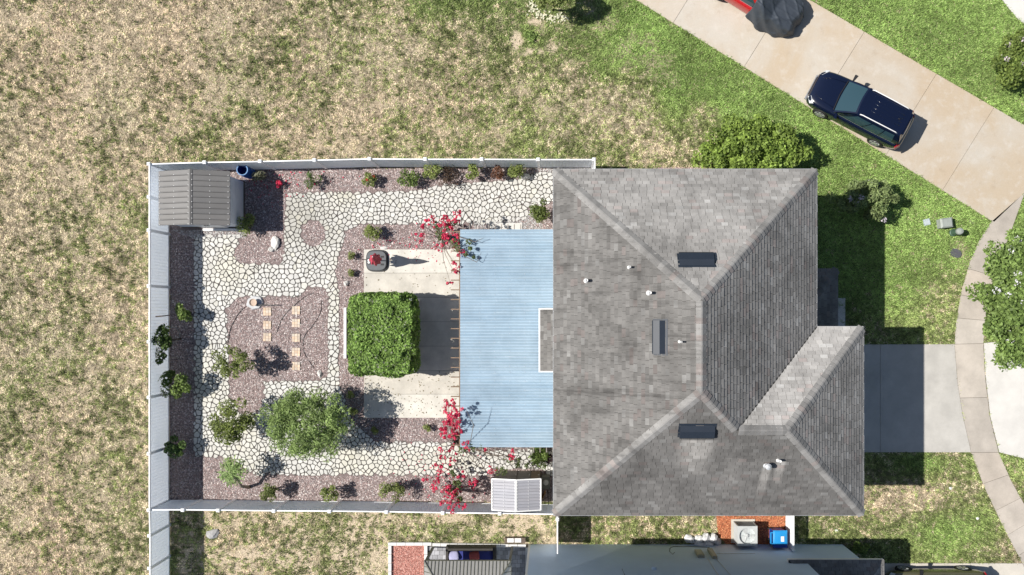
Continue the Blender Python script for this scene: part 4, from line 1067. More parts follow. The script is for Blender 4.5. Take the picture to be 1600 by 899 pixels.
cx, cy, _ = P(1488,364); r_ = empty('cable_pedestal',(cx,cy,0),'round dark green cable pedestal beside the utility box','pedestal')
MB().lathe([(.17,0),(.17,.1),(.14,.12),(.14,.62),(.12,.66)],(cx,cy,0),18).build('post',dgreen,r_); MB().lathe([(.16,.60),(.16,.72),(.12,.79),(.03,.81)],(cx,cy,0),18).build('cap',green_box,r_)
cx, cy, _ = P(1493,396); r_ = empty('meter_lid',(cx,cy,0),'dark grey oval meter lid in the bare patch of front lawn','lid'); mt = Matrix.Translation((cx,cy,0))@Matrix.Rotation(-.4,4,'Z')
MB().prism([tuple((mt@Vector((.27*math.cos(a*.393)*abs(math.cos(a*.393))**-.3 if abs(math.cos(a*.393))>.01 else 0,.20*math.sin(a*.393),0)))[:2]) for a in range(16)],-.01,.05).build('cover',M('dark_lid',(.10,.10,.115),.7),r_)
tag(MB().prism(PP([(1513,344),(1521,342),(1523,349),(1516,351)]),-.01,.012).build('valve_plate',M('rust_plate',(.22,.19,.16),.8)),'small rusty plate in the lawn near the driveway corner','plate')

# ---------------------------------------------------------------- side yard: cooling unit, bin, bags, mulch
structure('mulch_bed', MB().prism(PP(MULCH_AC),-.02,.01), M('red_mulch_soil',(.42,.15,.07),.95,.35,12,60,.5))
def bits(name, test, bounds, n, pal, label, z=.012):
    x0,x1,y0,y1 = bounds; px=RNG.uniform(x0,x1,n); py=RNG.uniform(y0,y1,n); k=test(px,py); px,py=px[k],py[k]; n=len(px); kx=CAM_H/FPX
    x=(px-NX)*kx; y=(NY-py)*kx; th=RNG.uniform(0,6.28,n); L=RNG.uniform(.02,.06,n); w=RNG.uniform(.008,.02,n)
    d=np.stack([np.cos(th),np.sin(th)],1); zz=RNG.uniform(0,.02,n); tl=RNG.normal(0,.012,n)
    q=np.stack([np.stack([x+d[:,0]*a*L-d[:,1]*b*w, y+d[:,1]*a*L+d[:,0]*b*w, z+zz+tl*a],1) for a,b in ((-1,-1),(1,-1),(1,1),(-1,1))],1)
    pal=np.array(pal); col=pal[RNG.integers(0,len(pal),n)]*RNG.uniform(.7,1.25,(n,1))
    o_=np_mesh(name,q.reshape(-1,3),np.arange(4*n).reshape(-1,4),col,rock_mat); return tag(o_,label,'mulch',kind='stuff')
bits('red_mulch', lambda x,y: inpoly(x,y,MULCH_AC), (1115,1230,805,852), 9000, [(.55,.18,.08),(.40,.13,.06),(.62,.28,.14),(.30,.10,.05)], 'orange red wood mulch around the cooling unit')
cx, cy = P(1168,0,.9)[0], P(0,838,.9)[1]; ac = empty('cooling_unit',(cx,cy,0),'grey outdoor air conditioner with round fan grille between the houses','air conditioner')
acm = M('cooling_grey',(.50,.52,.52),.5,.12,3,30,.05); h=.46
MB().prism([(cx-h-.1,cy-h-.1),(cx+h+.1,cy-h-.1),(cx+h+.1,cy+h+.1),(cx-h-.1,cy+h+.1)],0,.07).build('pad',concrete,ac)
MB().box(cx-h+.04,cy-h+.04,.08,cx+h-.04,cy+h-.04,.74).build('coil',M('dark_coil',(.10,.10,.10),.6,.3,6,90,.3),ac)
for i in range(9):
    z=.14+i*.078; MB().box(cx-h,cy-h,z,cx+h,cy-h+.039,z+.022).build('louver',acm,ac); MB().box(cx-h,cy+h-.039,z,cx+h,cy+h,z+.022).build('louver',acm,ac)
    MB().box(cx-h,cy-h+.04,z,cx-h+.039,cy+h-.04,z+.022).build('louver',acm,ac); MB().box(cx+h-.039,cy-h+.04,z,cx+h,cy+h-.04,z+.022).build('louver',acm,ac)
for sx in (-1,1):
    for sy in (-1,1): MB().box(cx+sx*(h-.02)-.028,cy+sy*(h-.02)-.028,.07,cx+sx*(h-.02)+.028,cy+sy*(h-.02)+.028,.87).build('corner_post',acm,ac)
# top with round opening
n=32; sqp=[]; cir=[]
for k in range(n):
    a_=2*math.pi*k/n; c_,s_=math.cos(a_),math.sin(a_); m=1/max(abs(c_),abs(s_)); sqp.append((cx+c_*m*h,cy+s_*m*h,.90)); cir.append((cx+c_*.38,cy+s_*.38,.90))
ring=sqp+cir; low=[(p[0],p[1],.865) for p in sqp]+[(p[0],p[1],.62) for p in cir]
MB().add(ring+low,[(k,(k+1)%n,n+(k+1)%n,n+k) for k in range(n)]+[(2*n+k,2*n+(k+1)%n,(k+1)%n,k) for k in range(n)]+[(n+k,n+(k+1)%n,3*n+(k+1)%n,3*n+k) for k in range(n)]).build('top',acm,ac)
MB().lathe([(.01,.77),(.378,.77),(.378,.79),(.01,.79)],(cx,cy,0),32).build('fan_well',M('fan_well_grey',(.60,.64,.64),.5),ac)
fan=MB().lathe([(.10,.792),(.10,.83),(.06,.86),(.01,.87)],(cx,cy,0),16).build('fan',acm,ac)
for k in range(3):
    a_=2*math.pi*k/3+1.9; m_=MB()
    m_.add([(cx+r_*math.cos(a_+s*w_),cy+r_*math.sin(a_+s*w_),.815+s*.015) for r_,w_ in ((.11,.5),(.24,.42),(.35,.34)) for s in (-1,1)],[(0,1,3,2),(2,3,5,4)]); m_.build('blade',acm,fan)
gr=MB()
for rr_ in (.14,.37): gr.tube([(cx+rr_*math.cos(k*math.pi/16),cy+rr_*math.sin(k*math.pi/16),.905) for k in range(33)],.003,5,False)
for k in range(0,8,2): gr.tube([(cx,cy,.907),(cx+.39*math.cos(k*math.pi/4),cy+.39*math.sin(k*math.pi/4),.907)],.003,5)
gr.build('grille',steel,ac)
# wheeled bin
cx, cy = P(1219,0,.95)[0], P(0,842,.95)[1]; wb = empty('wheeled_bin',(cx,cy,0),'blue wheeled bin with white sticker on its lid beside the lattice gate','bin')
lb = M('bright_blue_plastic',(.02,.27,.62),.4,.12,4,30,.03); db_ = M('deep_blue_plastic',(.012,.05,.30),.4,.12,4,30,.03)
MB().add([(cx-.25,cy-.30,.04),(cx+.25,cy-.30,.04),(cx+.25,cy+.26,.04),(cx-.25,cy+.26,.04),(cx-.31,cy-.40,.94),(cx+.31,cy-.40,.94),(cx+.31,cy+.34,.94),(cx-.31,cy+.34,.94)],[(3,2,1,0),(0,1,5,4),(1,2,6,5),(2,3,7,6),(3,0,4,7)]).build('body',db_,wb)
ld=MB(); ld.grid(lambda u,v:(cx-.33+.66*u,cy-.26+.64*v,.945+.05*math.sin(math.pi*u)**.5*math.sin(math.pi*v)**.4),10,10)
ld.box(cx-.33,cy-.26,.93,cx+.33,cy+.38,.946); lid=ld.build('lid',lb,wb,smooth=False)
MB().box(cx+.02,cy-.12,1.001,cx+.17,cy+.12,1.004).build('sticker',white_paint,lid)
MB().box(cx-.33,cy-.42,.93,cx+.33,cy-.262,.965).build('front_lip',db_,wb)
MB().bar((cx-.42,cy-.25,.90),(cx-.42,cy+.28,.90),.05,.05).build('handle',lb,wb)
m_=MB(); m_.bar((cx-.42,cy-.24,.90),(cx-.30,cy-.24,.92),.04,.04); m_.bar((cx-.42,cy+.27,.90),(cx-.30,cy+.27,.92),.04,.04); m_.build('handle_arm',lb,wb)
for s in (-1,1):
    m_=MB().lathe([(.02,-.03),(.12,-.03),(.12,.03),(.02,.03)],(0,0,0),16); m_.v=[(cx-.24+a,cy+s*.26+c,.12+b) for a,b,c in m_.v]; m_.build('wheel',rubber,wb)
# heap of white bags
bagm=M('white_plastic_bag',(.70,.70,.71),.5,.15,6,40,.3)
for i,(px_,py_,rx,ry,rz) in enumerate(((1078,842,.26,.22,.20),(1091,843,.24,.25,.26),(1102,840,.22,.24,.30),(1113,841,.24,.26,.28),(1107,848,.22,.16,.34),(1094,849,.24,.14,.30),(1121,846,.18,.17,.20))):
    bag=rock(px_,py_,rx,ry,rz,bagm,'white plastic bag in the heap against the blue grey wall','plastic_bag',seed=40+i); bag['category']='bag'; bag['group']='white bags heaped by the wall'
    bag.location.z=.22*rz
# utility hatch beside neighbour patio
cx,cy,_=P(803,842.5); r_=empty('hatch_box',(cx,cy,0),'low white two panel hatch on the sandy side yard by the neighbouring patio','hatch')
MB().box(cx-.42,cy-.13,0,cx+.55,cy+.12,.22).build('frame',wood_dark,r_)
for s in (-.3,.05): MB().box(cx+s,cy-.09,.221,cx+s+.30,cy+.10,.24).build('panel',white_paint,r_)

# ---------------------------------------------------------------- neighbour's patio
structure('paver_base', MB().prism(PP([(665,851),(824,852),(824,1000),(665,1000)]),-.02,.02), joint)
pv = structure('paver_patio', MB().sheet(PP([(668,853),(820,853),(820,985),(668,985)]),.022), joint)
pav_mat = M('grey_paver',(.40,.40,.41),.85,.25,6,50,.2,attr='col'); rr=random.Random(4)
y=-11.02; row=0
while y>-14.0:
    x=-5.95+(row%2)*.1
    while x<-1.42:
        m_=MB(); k=rr.choice((.75,1.0,1.25,.9)); m_.cur=(k,k,k*1.02); m_.box(x+.006,y-.194,.0,x+.224,y-.006,.05); m_.build('paver',pav_mat,pv); x+=.23
    y-=.2; row+=1
curb=M('white_curb',(.72,.71,.68),.8,.15,5,50,.2)
def curbs(name,pts,label):
    r_=empty(name,(*P(*pts[0])[:2],0),label,'curb')
    for a_,b_ in zip(pts[:-1],pts[1:]):
        a2,b2=Vector(P(*a_)),Vector(P(*b_)); L=(b2-a2).length; n=max(1,round(L/.42))
        for k in range(n):
            p_,q_=a2.lerp(b2,k/n+.004/L*2),a2.lerp(b2,(k+1)/n-.004/L*2); p_.z=q_.z=.07; MB().bar(p_,q_,.145,.17).build('block',curb,r_)
curbs('block_curb',[(610,1000),(610,851.6)],'white block curb along the field side of the red mulch bed')
curbs('block_curb',[(607,849),(675,849)],'short white block curb between the mulch bed and the sandy yard')
curbs('block_curb',[(666,1000),(666,851.6)],'white block curb between the mulch bed and the paver patio')
curbs('block_curb',[(676,850),(822,852)],'white block curb between the paver patio and the sandy yard')
curbs('block_curb',[(823.3,855),(823.3,1000)],'white block curb between the paver patio and the blue grey house')
MBED=[(612,851),(664,851),(664,1000),(612,1000)]
structure('mulch_bed', MB().prism(PP(MBED),-.02,.03), M('pink_mulch_soil',(.42,.18,.14),.95,.35,12,60,.5))
bits('pink_mulch', lambda x,y: inpoly(x,y,MBED)&(y<960), (610,666,850,960), 14000, [(.58,.27,.22),(.45,.18,.14),(.66,.38,.32),(.32,.13,.10)], 'pinkish red mulch filling the bed beside the gazebo', .032)
# gazebo
GZ=2.35; g0=P(663,877,GZ); g1=P(798,877,GZ); gz_=empty('gazebo',((g0[0]+g1[0])/2,-13,0),'metal roofed gazebo with standing ribs over the sofa patio','gazebo')
gx0,gx1,gy1=g0[0],g1[0],g0[1]; gd_=3.2; gy0=gy1-gd_; rz=GZ+.75; ins=1.35
gA=(gx0+ins*.75,gy1-ins,rz); gB=(gx1-ins*.75,gy1-ins,rz); gC=(gx1-ins*.75,gy0+ins,rz); gD=(gx0+ins*.75,gy0+ins,rz)
gmt=M('beige_metal_roof',(.27,.265,.25),.5,.15,4,30,.05); c=[(gx0,gy1,GZ),(gx1,gy1,GZ),(gx1,gy0,GZ),(gx0,gy0,GZ)]
gro_=MB().add(c+[gA,gB,gC,gD],[(1,0,4,5),(2,1,5,6),(3,2,6,7),(0,3,7,4),(4,7,6,5)]).build('roof',gmt,gz_)
dk=M('dark_olive_metal',(.11,.11,.085),.5,.2,4,30,.05)
nrib=24
for k in range(1,nrib):
    f_=k/nrib; x_=gx0+(gx1-gx0)*f_; e=min(1,min(x_-gx0,gx1-x_)/(ins*.75)); MB().bar((x_,gy1,GZ+.012),(x_,gy1-ins*e,GZ+.75*e+.012),.025,.03).build('rib',dk,gro_)
for k in range(1,14):
    y_=gy1-gd_*k/14; e=min(1,min(gy1-y_,y_-gy0)/ins)
    for xa,s in ((gx0,1),(gx1,-1)): MB().bar((xa,y_,GZ+.012),(xa+s*ins*.75*e,y_,GZ+.75*e+.012),.025,.03).build('rib',dk,gro_)
for p_,q_ in ((c[0],gA),(c[1],gB),(c[2],gC),(c[3],gD)): MB().bar(Vector(p_)+Vector((0,0,.03)),Vector(q_)+Vector((0,0,.03)),.05,.04).build('hip_strip',dk,gro_)
for i in range(4): MB().bar((*c[i][:2],GZ-.06),(*c[(i+1)%4][:2],GZ-.06),.05,.12).build('beam',dk,gz_)
for x_,y_ in ((gx0+.05,gy1-.05),(gx1-.05,gy1-.05),(gx0+.05,gy0+.05),(gx1-.05,gy0+.05)): MB().box(x_-.05,y_-.05,.05,x_+.05,y_+.05,GZ-.12).build('post',dk,gz_)
# sofa
cx0,cx1=P(700,0,.7)[0],P(770,0,.7)[0]; cyb=P(0,857,.75)[1]; so=empty('outdoor_sofa',((cx0+cx1)/2,cyb-.4,.05),'dark outdoor sofa with blue cushions under the gazebo edge','sofa')
wk=M('dark_wicker',(.055,.048,.042),.7,.3,8,90,.4); bl=M('blue_cushion',(.035,.045,.22),.85,.2,5,60,.2)
MB().box(cx0,cyb-.82,.05,cx1,cyb-.125,.34).build('base',wk,so)
MB().box(cx0,cyb-.12,.05,cx1,cyb,.80).build('backrest',wk,so)
for x_ in (cx0-.125,cx1+.005): MB().box(x_,cyb-.82,.05,x_+.12,cyb,.60).build('arm',wk,so)
w_=(cx1-cx0)/3
for k in range(3): 
    MB().box(cx0+k*w_+.02,cyb-.80,.345,cx0+(k+1)*w_-.02,cyb-.16,.46).build('seat_cushion',bl,so)
for i,(f_,m_c,l_) in enumerate(((.12,M('lilac_pillow',(.42,.42,.62),.85),'pale lilac pillow on the blue sofa'),(.58,M('coral_pillow',(.62,.14,.12),.85,.5,30,60,.2),'coral patterned pillow on the blue sofa'))):
    bmx=bmesh.new(); bmesh.ops.create_uvsphere(bmx,u_segments=16,v_segments=10,radius=1)
    for v in bmx.verts:
        sx=math.copysign(abs(v.co.x)**.55,v.co.x); sy=math.copysign(abs(v.co.y)**.55,v.co.y); v.co=Vector((sx*.24,sy*.23,v.co.z*.09))
    me=bpy.data.meshes.new('pillow'); bmx.to_mesh(me); bmx.free(); o_=link_mesh('pillow',me,m_c); o_.location=(cx0+(cx1-cx0)*f_,cyb-.42,.54); o_.rotation_euler=(R(-25),0,.2); tag(o_,l_,'pillow')

# ---------------------------------------------------------------- leafy arbor
ax0,ax1=P(540,0,2.5)[0],P(648,0,2.3)[0]; ay1,ay0=P(0,459,2.5)[1],P(0,589,2.5)[1]
ab=empty('leafy_arbor',((ax0+ax1)/2,(ay0+ay1)/2,0),'square arbor covered by a thick block of clipped green foliage on the patio','arbor')
for x_ in (ax0+.95,ax1-.2):
    for y_ in (ay0+.25,ay1-.25): MB().box(x_-.05,y_-.05,.05,x_+.05,y_+.05,2.2).build('post',white_paint,ab)
m_=MB()
for x_ in (ax0+.3,ax1-.2): m_.box(x_-.04,ay0+.15,1.6,x_+.04,ay1-.15,1.7)
for y_ in (ay0+.2,ay1-.2): m_.box(ax0+.2,y_-.04,1.705,ax1-.1,y_+.04,1.8)
m_.build('frame',white_paint,ab)
# ---------------------------------------------------------------- foliage
def leaves(name, pts, nrm, size, col, mat, parent, aspect=.5, jitter=.6):
    n=len(pts); nrm=nrm+RNG.normal(0,jitter,(n,3)); nrm/=np.linalg.norm(nrm,axis=1,keepdims=True)+1e-9
    r=RNG.normal(0,1,(n,3)); a=np.cross(nrm,r); a/=np.linalg.norm(a,axis=1,keepdims=True)+1e-9; b=np.cross(nrm,a)
    s=(size*RNG.uniform(.65,1.3,n))[:,None]
    V=np.stack([pts-a*s, pts+b*s*aspect+nrm*s*.08, pts+a*s, pts-b*s*aspect+nrm*s*.08],1).reshape(-1,3)
    return np_mesh(name,V,np.arange(4*n).reshape(-1,4),col,mat,parent)
def shades(n, dark, light, clump=None):
    u=RNG.beta(1.8,1.5,n)[:,None]
    c=np.array(dark)*(1-u)+np.array(light)*u
    if clump is not None: c=c*clump[:,None]
    return np.clip(c,0,1)
def clumps(center, rad, k, size, seed):
    """clump centres spread over an uneven ellipsoid"""
    r=np.random.default_rng(seed); d=r.normal(0,1,(k,3)); d/=np.linalg.norm(d,axis=1,keepdims=True); d[:,2]=np.abs(d[:,2])*1.0-.25*r.random(k)
    rr_=r.uniform(.30,1.0,k)**.6*r.uniform(.86,1.14,k); return np.array(center)+d*np.array(rad)*rr_[:,None], size*r.uniform(.6,1.25,k)
def cloud(cs, rs, per, flat=.8):
    P_=[];N_=[];C_=[]
    for c,s in zip(cs,rs):
        d=RNG.normal(0,1,(per,3)); d/=np.linalg.norm(d,axis=1,keepdims=True); q=RNG.uniform(.3,1,per)**.5
        P_.append(c+d*s*q[:,None]*np.array([1,1,flat])); N_.append(d*.5+np.array([0,0,.7])); C_.append(np.full(per,RNG.uniform(.72,1.22)))
    return np.concatenate(P_),np.concatenate(N_),np.concatenate(C_)
def branches(mb, base, tips, r0, bend=.12, seed=0):
    rg=random.Random(seed); base=Vector(base)
    for tp in tips:
        tp=Vector(tp); m1=base.lerp(tp,.35)+Vector((rg.uniform(-bend,bend),rg.uniform(-bend,bend),.15*(tp-base).length)); m2=base.lerp(tp,.7)+Vector((rg.uniform(-bend,bend),rg.uniform(-bend,bend),.08*(tp-base).length))
        mb.tube([base,m1,m2,tp],[r0,r0*.7,r0*.45,r0*.18],6)
G1=((.055,.095,.022),(.24,.33,.09)); G2=((.07,.095,.025),(.32,.37,.13)); G3=((.045,.085,.025),(.18,.27,.08)); G4=((.08,.11,.03),(.38,.45,.14)); GR=((.09,.095,.06),(.36,.36,.24))
def plant(name, label, cat, px, py, rpx, h, pal=G1, k=14, per=90, leaf=.06, cl=.42, lo=.35, group=None, bare=.0, ry=None, aspect=.5, flowers=None, trunk=None, seed=None, stem_at=None, zc=None):
    """px,py: crown centre in the picture; rpx: crown radius; h: top height"""
    seed=seed if seed is not None else int(px*7+py*13); zc=zc or h*(1+lo)/2
    cx,cy,_=P(px,py,zc); kk=(CAM_H-zc)/FPX; rx=rpx*kk; ryy=(ry or rpx)*kk; rz=h*(1-lo)/2
    bx,by=(P(*stem_at)[:2] if stem_at else (cx,cy))
    root=empty(name,(bx,by,0),label,cat,group)
    cs,rs=clumps((cx,cy,zc),(rx*(1-cl*.6),ryy*(1-cl*.6),rz*.8),k,cl*min(rx,ryy),seed)
    p,n,c=cloud(cs,rs,per); p[:,2]=np.maximum(p[:,2],.03)
    leaves('crown',p,n,leaf,shades(len(p),*pal,c),leaf_mat,root,aspect)
    mb=MB(); tr=trunk or .02+.012*h
    if h>1.3:
        f_=Vector((bx+(cx-bx)*.5,by+(cy-by)*.5,max(.25,h*lo*.7))); mb.tube([(bx,by,-.05),Vector((bx,by,0)).lerp(f_,.5)+Vector((.02,.01,0)),f_],[tr*1.25,tr,tr*.85],8); src=f_
    else: src=Vector((bx,by,-.02))
    sel=list(range(min(len(cs),12))); branches(mb,src,[tuple(cs[i]) for i in sel],tr*.6,seed=seed); mb.build('trunk',bark,root,smooth=True)
    if flowers:
        fc,nf,fs=flowers; idx=np.random.default_rng(seed+1).integers(0,len(cs),nf); pf=[];
        fcs=cs[idx]+RNG.normal(0,.5,(nf,3))*rs[idx][:,None]; fcs[:,2]=fcs[:,2]+rs[idx]*.6
        p2,n2,c2=cloud(fcs,np.full(nf,fs),26); leaves('blossom',p2,n2,.045,shades(len(p2),sc(fc,.65),fc),petal_mat,root,.7)
    return root
# foliage of the arbor: shell of a clipped block
def hedge():
    n=26000; x0,x1,y0,y1,z0,z1=ax0,ax1,ay0,ay1,.95,2.5
    A=[(x1-x0)*(y1-y0)*1.15,(x1-x0)*(z1-z0),(x1-x0)*(z1-z0),(y1-y0)*(z1-z0),(y1-y0)*(z1-z0)]; ch=RNG.choice(5,n,p=np.array(A)/sum(A))
    u=RNG.random((n,3)); p=np.stack([x0+(x1-x0)*u[:,0],y0+(y1-y0)*u[:,1],z0+(z1-z0)*u[:,2]],1); nn=np.zeros((n,3))
    for i,(ax_,v,s) in enumerate(((2,z1,1),(1,y0,-1),(1,y1,1),(0,x0,-1),(0,x1,1))):
        k=ch==i; p[k,ax_]=v; nn[k,ax_]=s
    # pull to a rounded block, lumps and hollows, some depth
    c=np.array([(x0+x1)/2,(y0+y1)/2,(z0+z1)/2]); hs=np.array([(x1-x0)/2,(y1-y0)/2,(z1-z0)/2]); q=(p-c)/hs; e=(np.abs(q)**7).sum(1)**(1/7); q/=e[:,None]
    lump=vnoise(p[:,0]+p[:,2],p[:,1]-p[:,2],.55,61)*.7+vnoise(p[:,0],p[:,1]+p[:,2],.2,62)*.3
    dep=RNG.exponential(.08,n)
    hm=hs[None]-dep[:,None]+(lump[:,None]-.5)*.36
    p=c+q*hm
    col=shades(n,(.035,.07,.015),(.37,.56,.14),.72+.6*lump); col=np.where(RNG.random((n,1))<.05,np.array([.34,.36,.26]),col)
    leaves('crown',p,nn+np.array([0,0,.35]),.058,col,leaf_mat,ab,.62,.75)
    MB().box(x0+.45,y0+.45,1.35,x1-.45,y1-.45,2.05).build('inner_twigs',M('twig_mass',(.05,.055,.025),.95,.5,9,60,.6),ab)
hedge()
# vines on the arbor stems
# ---- trees and shrubs in the garden
plant('olive_tree','feathery grey green tree spreading over the flagstones beside the patio corner','tree',478,662,76,3.0,((.07,.105,.03),(.42,.56,.20)),150,105,.075,.19,.35,ry=64,aspect=.28,trunk=.07,stem_at=(498,652))
plant('young_tree','slender pale leaved young tree leaning over the path beside the feathery tree','tree',364,660,38,2.2,((.07,.10,.02),(.30,.36,.10)),34,100,.07,.26,.35,ry=44,aspect=.35,trunk=.035,stem_at=(385,652))
plant('young_tree','thin twiggy young tree with pale leaves at the edge of the tiled gravel bed','tree',362,566,34,2.0,((.08,.11,.025),(.34,.40,.13)),26,80,.06,.26,.35,ry=30,aspect=.4,trunk=.03,stem_at=(378,563))
def palm(px, py, base, h, label):
    cx,cy,_=P(px,py,h); bx,by,_=P(*base); r_=empty('palm',(bx,by,0),label,'palm')
    MB().tube([(bx,by,-.05),(bx+(cx-bx)*.45,by+(cy-by)*.2,h*.45),(cx,cy,h*.92)],[.085,.07,.06],10).build('trunk',M('pale_bark',(.36,.31,.25),.9,.4,8,50,.4),r_,smooth=True)
    p=[];n=[];cc=[]
    for k in range(110):
        th=random.uniform(0,6.28); L=random.uniform(.35,.68); up=random.uniform(.0,.6)
        for j in range(5):
            s=(j+1)/5; p.append((cx+math.cos(th)*L*s,cy+math.sin(th)*L*s,h+up*L*s-.55*L*s*s)); n.append((0,0,1))
    p=np.array(p); leaves('crown',p,np.array(n,float),.11,shades(len(p),(.10,.17,.04),(.42,.55,.22)),leaf_mat,r_,.26,.35)
palm(362,738,(389,762),1.55,'small palm with leaning pale trunk in the gravel corner')
grp='shrubs along the side yard fence'
plant('shrub','round olive shrub overhanging the side yard fence next to the leaning palm','shrub',420,770,17,1.25,G2,9,90,.05,.45,.25)
plant('shrub','two lobed light green shrub against the side yard fence, middle of three','shrub',514,769,18,1.25,G4,8,90,.05,.42,.25,ry=15)
plant('shrub','double headed shrub against the side yard fence beside the red bougainvillea','shrub',613,767,24,1.3,G2,12,90,.05,.40,.25,ry=18)
plant('shrub','pale shrub arching over the gravel at the shed corner','shrub',384,350,16,1.0,G4,9,70,.055,.42,.2,ry=20)
plant('shrub','round light green shrub on gravel between the walk and the patio','shrub',582,364,15,.85,G4,10,85,.045,.45,.15)
for (a,b,l_) in ((550,400,'tiny green shrub beside the umbrella base'),(549,427,'tiny green shrub near the white rock'),(586,672,'tiny upright shrub on the gravel strip below the patio'),(668,669,'tiny yellow green shrub on the gravel strip near the bougainvillea'),(547,617,'small dark shrub in the shade between the arbor and feathery tree'),(553,644,'small shrub in the shade at the patio corner')):
    plant('small_shrub',l_,'shrub',a,b,8,.4,G4,5,60,.035,.5,.1)
# climbers on the west fence
plant('climbing_vine','green vine climbing along the top of the fence panel','vine',253,532,16,1.7,((.03,.06,.015),(.13,.20,.05)),18,70,.06,.45,.45,ry=48,aspect=.6,stem_at=(283,530))
plant('shrub','leafy shrub in the shaded gravel strip beside the vine on the fence','shrub',287,490,14,1.15,G1,10,80,.06,.45,.3,ry=20,aspect=.6)
plant('shrub','wide leafy shrub leaning on the fence below the vine','shrub',270,601,29,1.45,G1,16,90,.06,.38,.35,ry=24,aspect=.6)
plant('shrub','dark leafy shrub against the fence near the leaning palm','shrub',274,697,18,1.2,G3,10,90,.06,.42,.3,ry=20,aspect=.6)
tag(MB().tube([P(243,495,1.6),P(254,494,1.5),P(264,493,1.2)],[.03,.025,.02],8).build('dead_branch',bark),'bare brown branch poking over the fence above the vine','branch')
# plants along the field fence
plant('shrub','dark grey green shrub between the blue barrel and the field fence','shrub',408,277,15,.8,GR,8,60,.05,.45,.2)
plant('shrub','sparse thin shrub beneath the field fence past the red flower','shrub',487,283,16,.8,G3,8,45,.045,.40,.2)
plant('shrub','bright green low plant beneath the field fence with red tips','shrub',577,283,14,.7,G4,8,60,.05,.42,.15,flowers=((.5,.05,.05),2,.06))
plant('shrub','loose mid green shrub beneath the field fence, left of the yellowish one','shrub',636,277,20,.95,G1,10,70,.05,.40,.2)
plant('shrub','yellowish leafy shrub beneath the field fence above the bougainvillea','shrub',674,271,17,1.0,G4,9,80,.05,.42,.2)
plant('shrub','round yellow green shrub below a fence post by the walk','shrub',739,269,13,1.0,G4,8,85,.05,.48,.2)
plant('shrub','round bright green shrub by the pale rock along the walk','shrub',805,267,15,1.0,G4,9,85,.05,.48,.2)
plant('copper_shrub','coppery brown shrub between the two round green shrubs by the walk','shrub',779,271,14,.8,((.10,.05,.03),(.28,.14,.09)),8,60,.05,.45,.15)
plant('copper_shrub','dark brown leafless shrub beneath the yellowish one by the fence','shrub',700,276,20,.8,((.05,.035,.025),(.15,.10,.07)),10,60,.04,.42,.15)
plant('shrub','dense green shrub against the house wall at the end of the walk','shrub',846,330,21,1.5,((.05,.08,.02),(.21,.26,.07)),13,95,.055,.42,.2)
plant('agapanthus','clump of long strappy leaves under the patio cover edge by the house','plant',842,712,20,.9,G1,12,70,.13,.42,.15,aspect=.16)
plant('copper_shrub','dark purple leaved shrub beside the strappy clump at the house wall','shrub',856,717,10,.6,((.03,.015,.02),(.09,.04,.05)),5,60,.05,.45,.15)
# bougainvillea
RED=((.36,.012,.05),(.80,.07,.15))
def bougain(name,label,base,sprays,green,stems):
    bx,by,_=P(*base); r_=empty(name,(bx,by,0),label,'bougainvillea'); P_=[];Nn=[];C_=[]; mb=MB()
    for (px,py,h,rp,cnt) in sprays:
        c=Vector(P(px,py,h)); k=(CAM_H-h)/FPX; nb_=max(3,cnt//20)
        for _ in range(nb_):
            th=random.uniform(0,6.28); rr2=rp*k*random.random()**.5; cc=(c.x+math.cos(th)*rr2,c.y+math.sin(th)*rr2,c.z+random.uniform(-.2,.15))
            p,n,q=cloud([cc],[random.uniform(.04,.105)],max(8,cnt//nb_)); P_.append(p);Nn.append(n);C_.append(q)
        mid=Vector((bx,by,0)).lerp(c,.55)+Vector((0,0,.35*h)); mb.tube([(bx,by,-.05),mid,c],[.022,.012,.005],5)
    p=np.concatenate(P_); leaves('flowers',p,np.concatenate(Nn),.038,shades(len(p),*RED,np.concatenate(C_)),petal_mat,r_,.75)
    P_=[];Nn=[];C_=[]
    for (px,py,h,rp,cnt) in green:
        c=P(px,py,h); k=(CAM_H-h)/FPX; cs,rs=clumps(c,(rp*k*.8,rp*k*.8,.25),max(3,cnt//50),rp*k*.35,int(px+py)); p,n,q=cloud(cs,rs,50); P_.append(p);Nn.append(n);C_.append(q)
        for s in cs[:5]: mb.tube([(bx,by,-.03),Vector((bx,by,0)).lerp(Vector(s),.5)+Vector((0,0,.3)),tuple(s)],[.018,.01,.004],5)
    p=np.concatenate(P_); p[:,2]=np.maximum(p[:,2],.04); leaves('leaves',p,np.concatenate(Nn),.05,shades(len(p),(.05,.08,.025),(.19,.24,.09),np.concatenate(C_)),leaf_mat,r_,.55)
    for st in stems: mb.tube([P(*q) for q in st],[.02]+[.014]*(len(st)-2)+[.006],6)
    mb.build('stems',bark,r_,smooth=True)
bougain('bougainvillea','red bougainvillea spilling onto the patio cover near the umbrella base',(690,372),
    [(660,352,1.6,10,150),(672,346,1.9,9,120),(688,348,2.2,14,220),(700,358,2.4,14,260),(710,345,2.5,9,140),(695,338,2.0,6,80),(714,332,2.3,5,80),(705,368,2.6,12,190),(694,376,2.4,9,110),(655,362,1.4,8,90),(657,371,1.2,6,60),(710,383,2.8,7,80),(716,397,2.9,6,70),(708,410,2.8,6,60),(709,425,2.6,6,80),(703,440,2.4,5,70),(686,388,2.2,6,50),(722,392,3.0,4,40),(716,420,2.7,4,40)],
    [(680,362,1.4,16,240),(722,382,3.0,18,160),(733,396,3.0,13,80),(700,350,2.0,18,120)],
    [[(690,372,0),(705,365,2.0),(722,372,3.0),(742,378,3.05),(756,372,3.05)],[(705,380,2.4),(725,400,3.0),(745,410,3.02),(752,395,3.02)]])
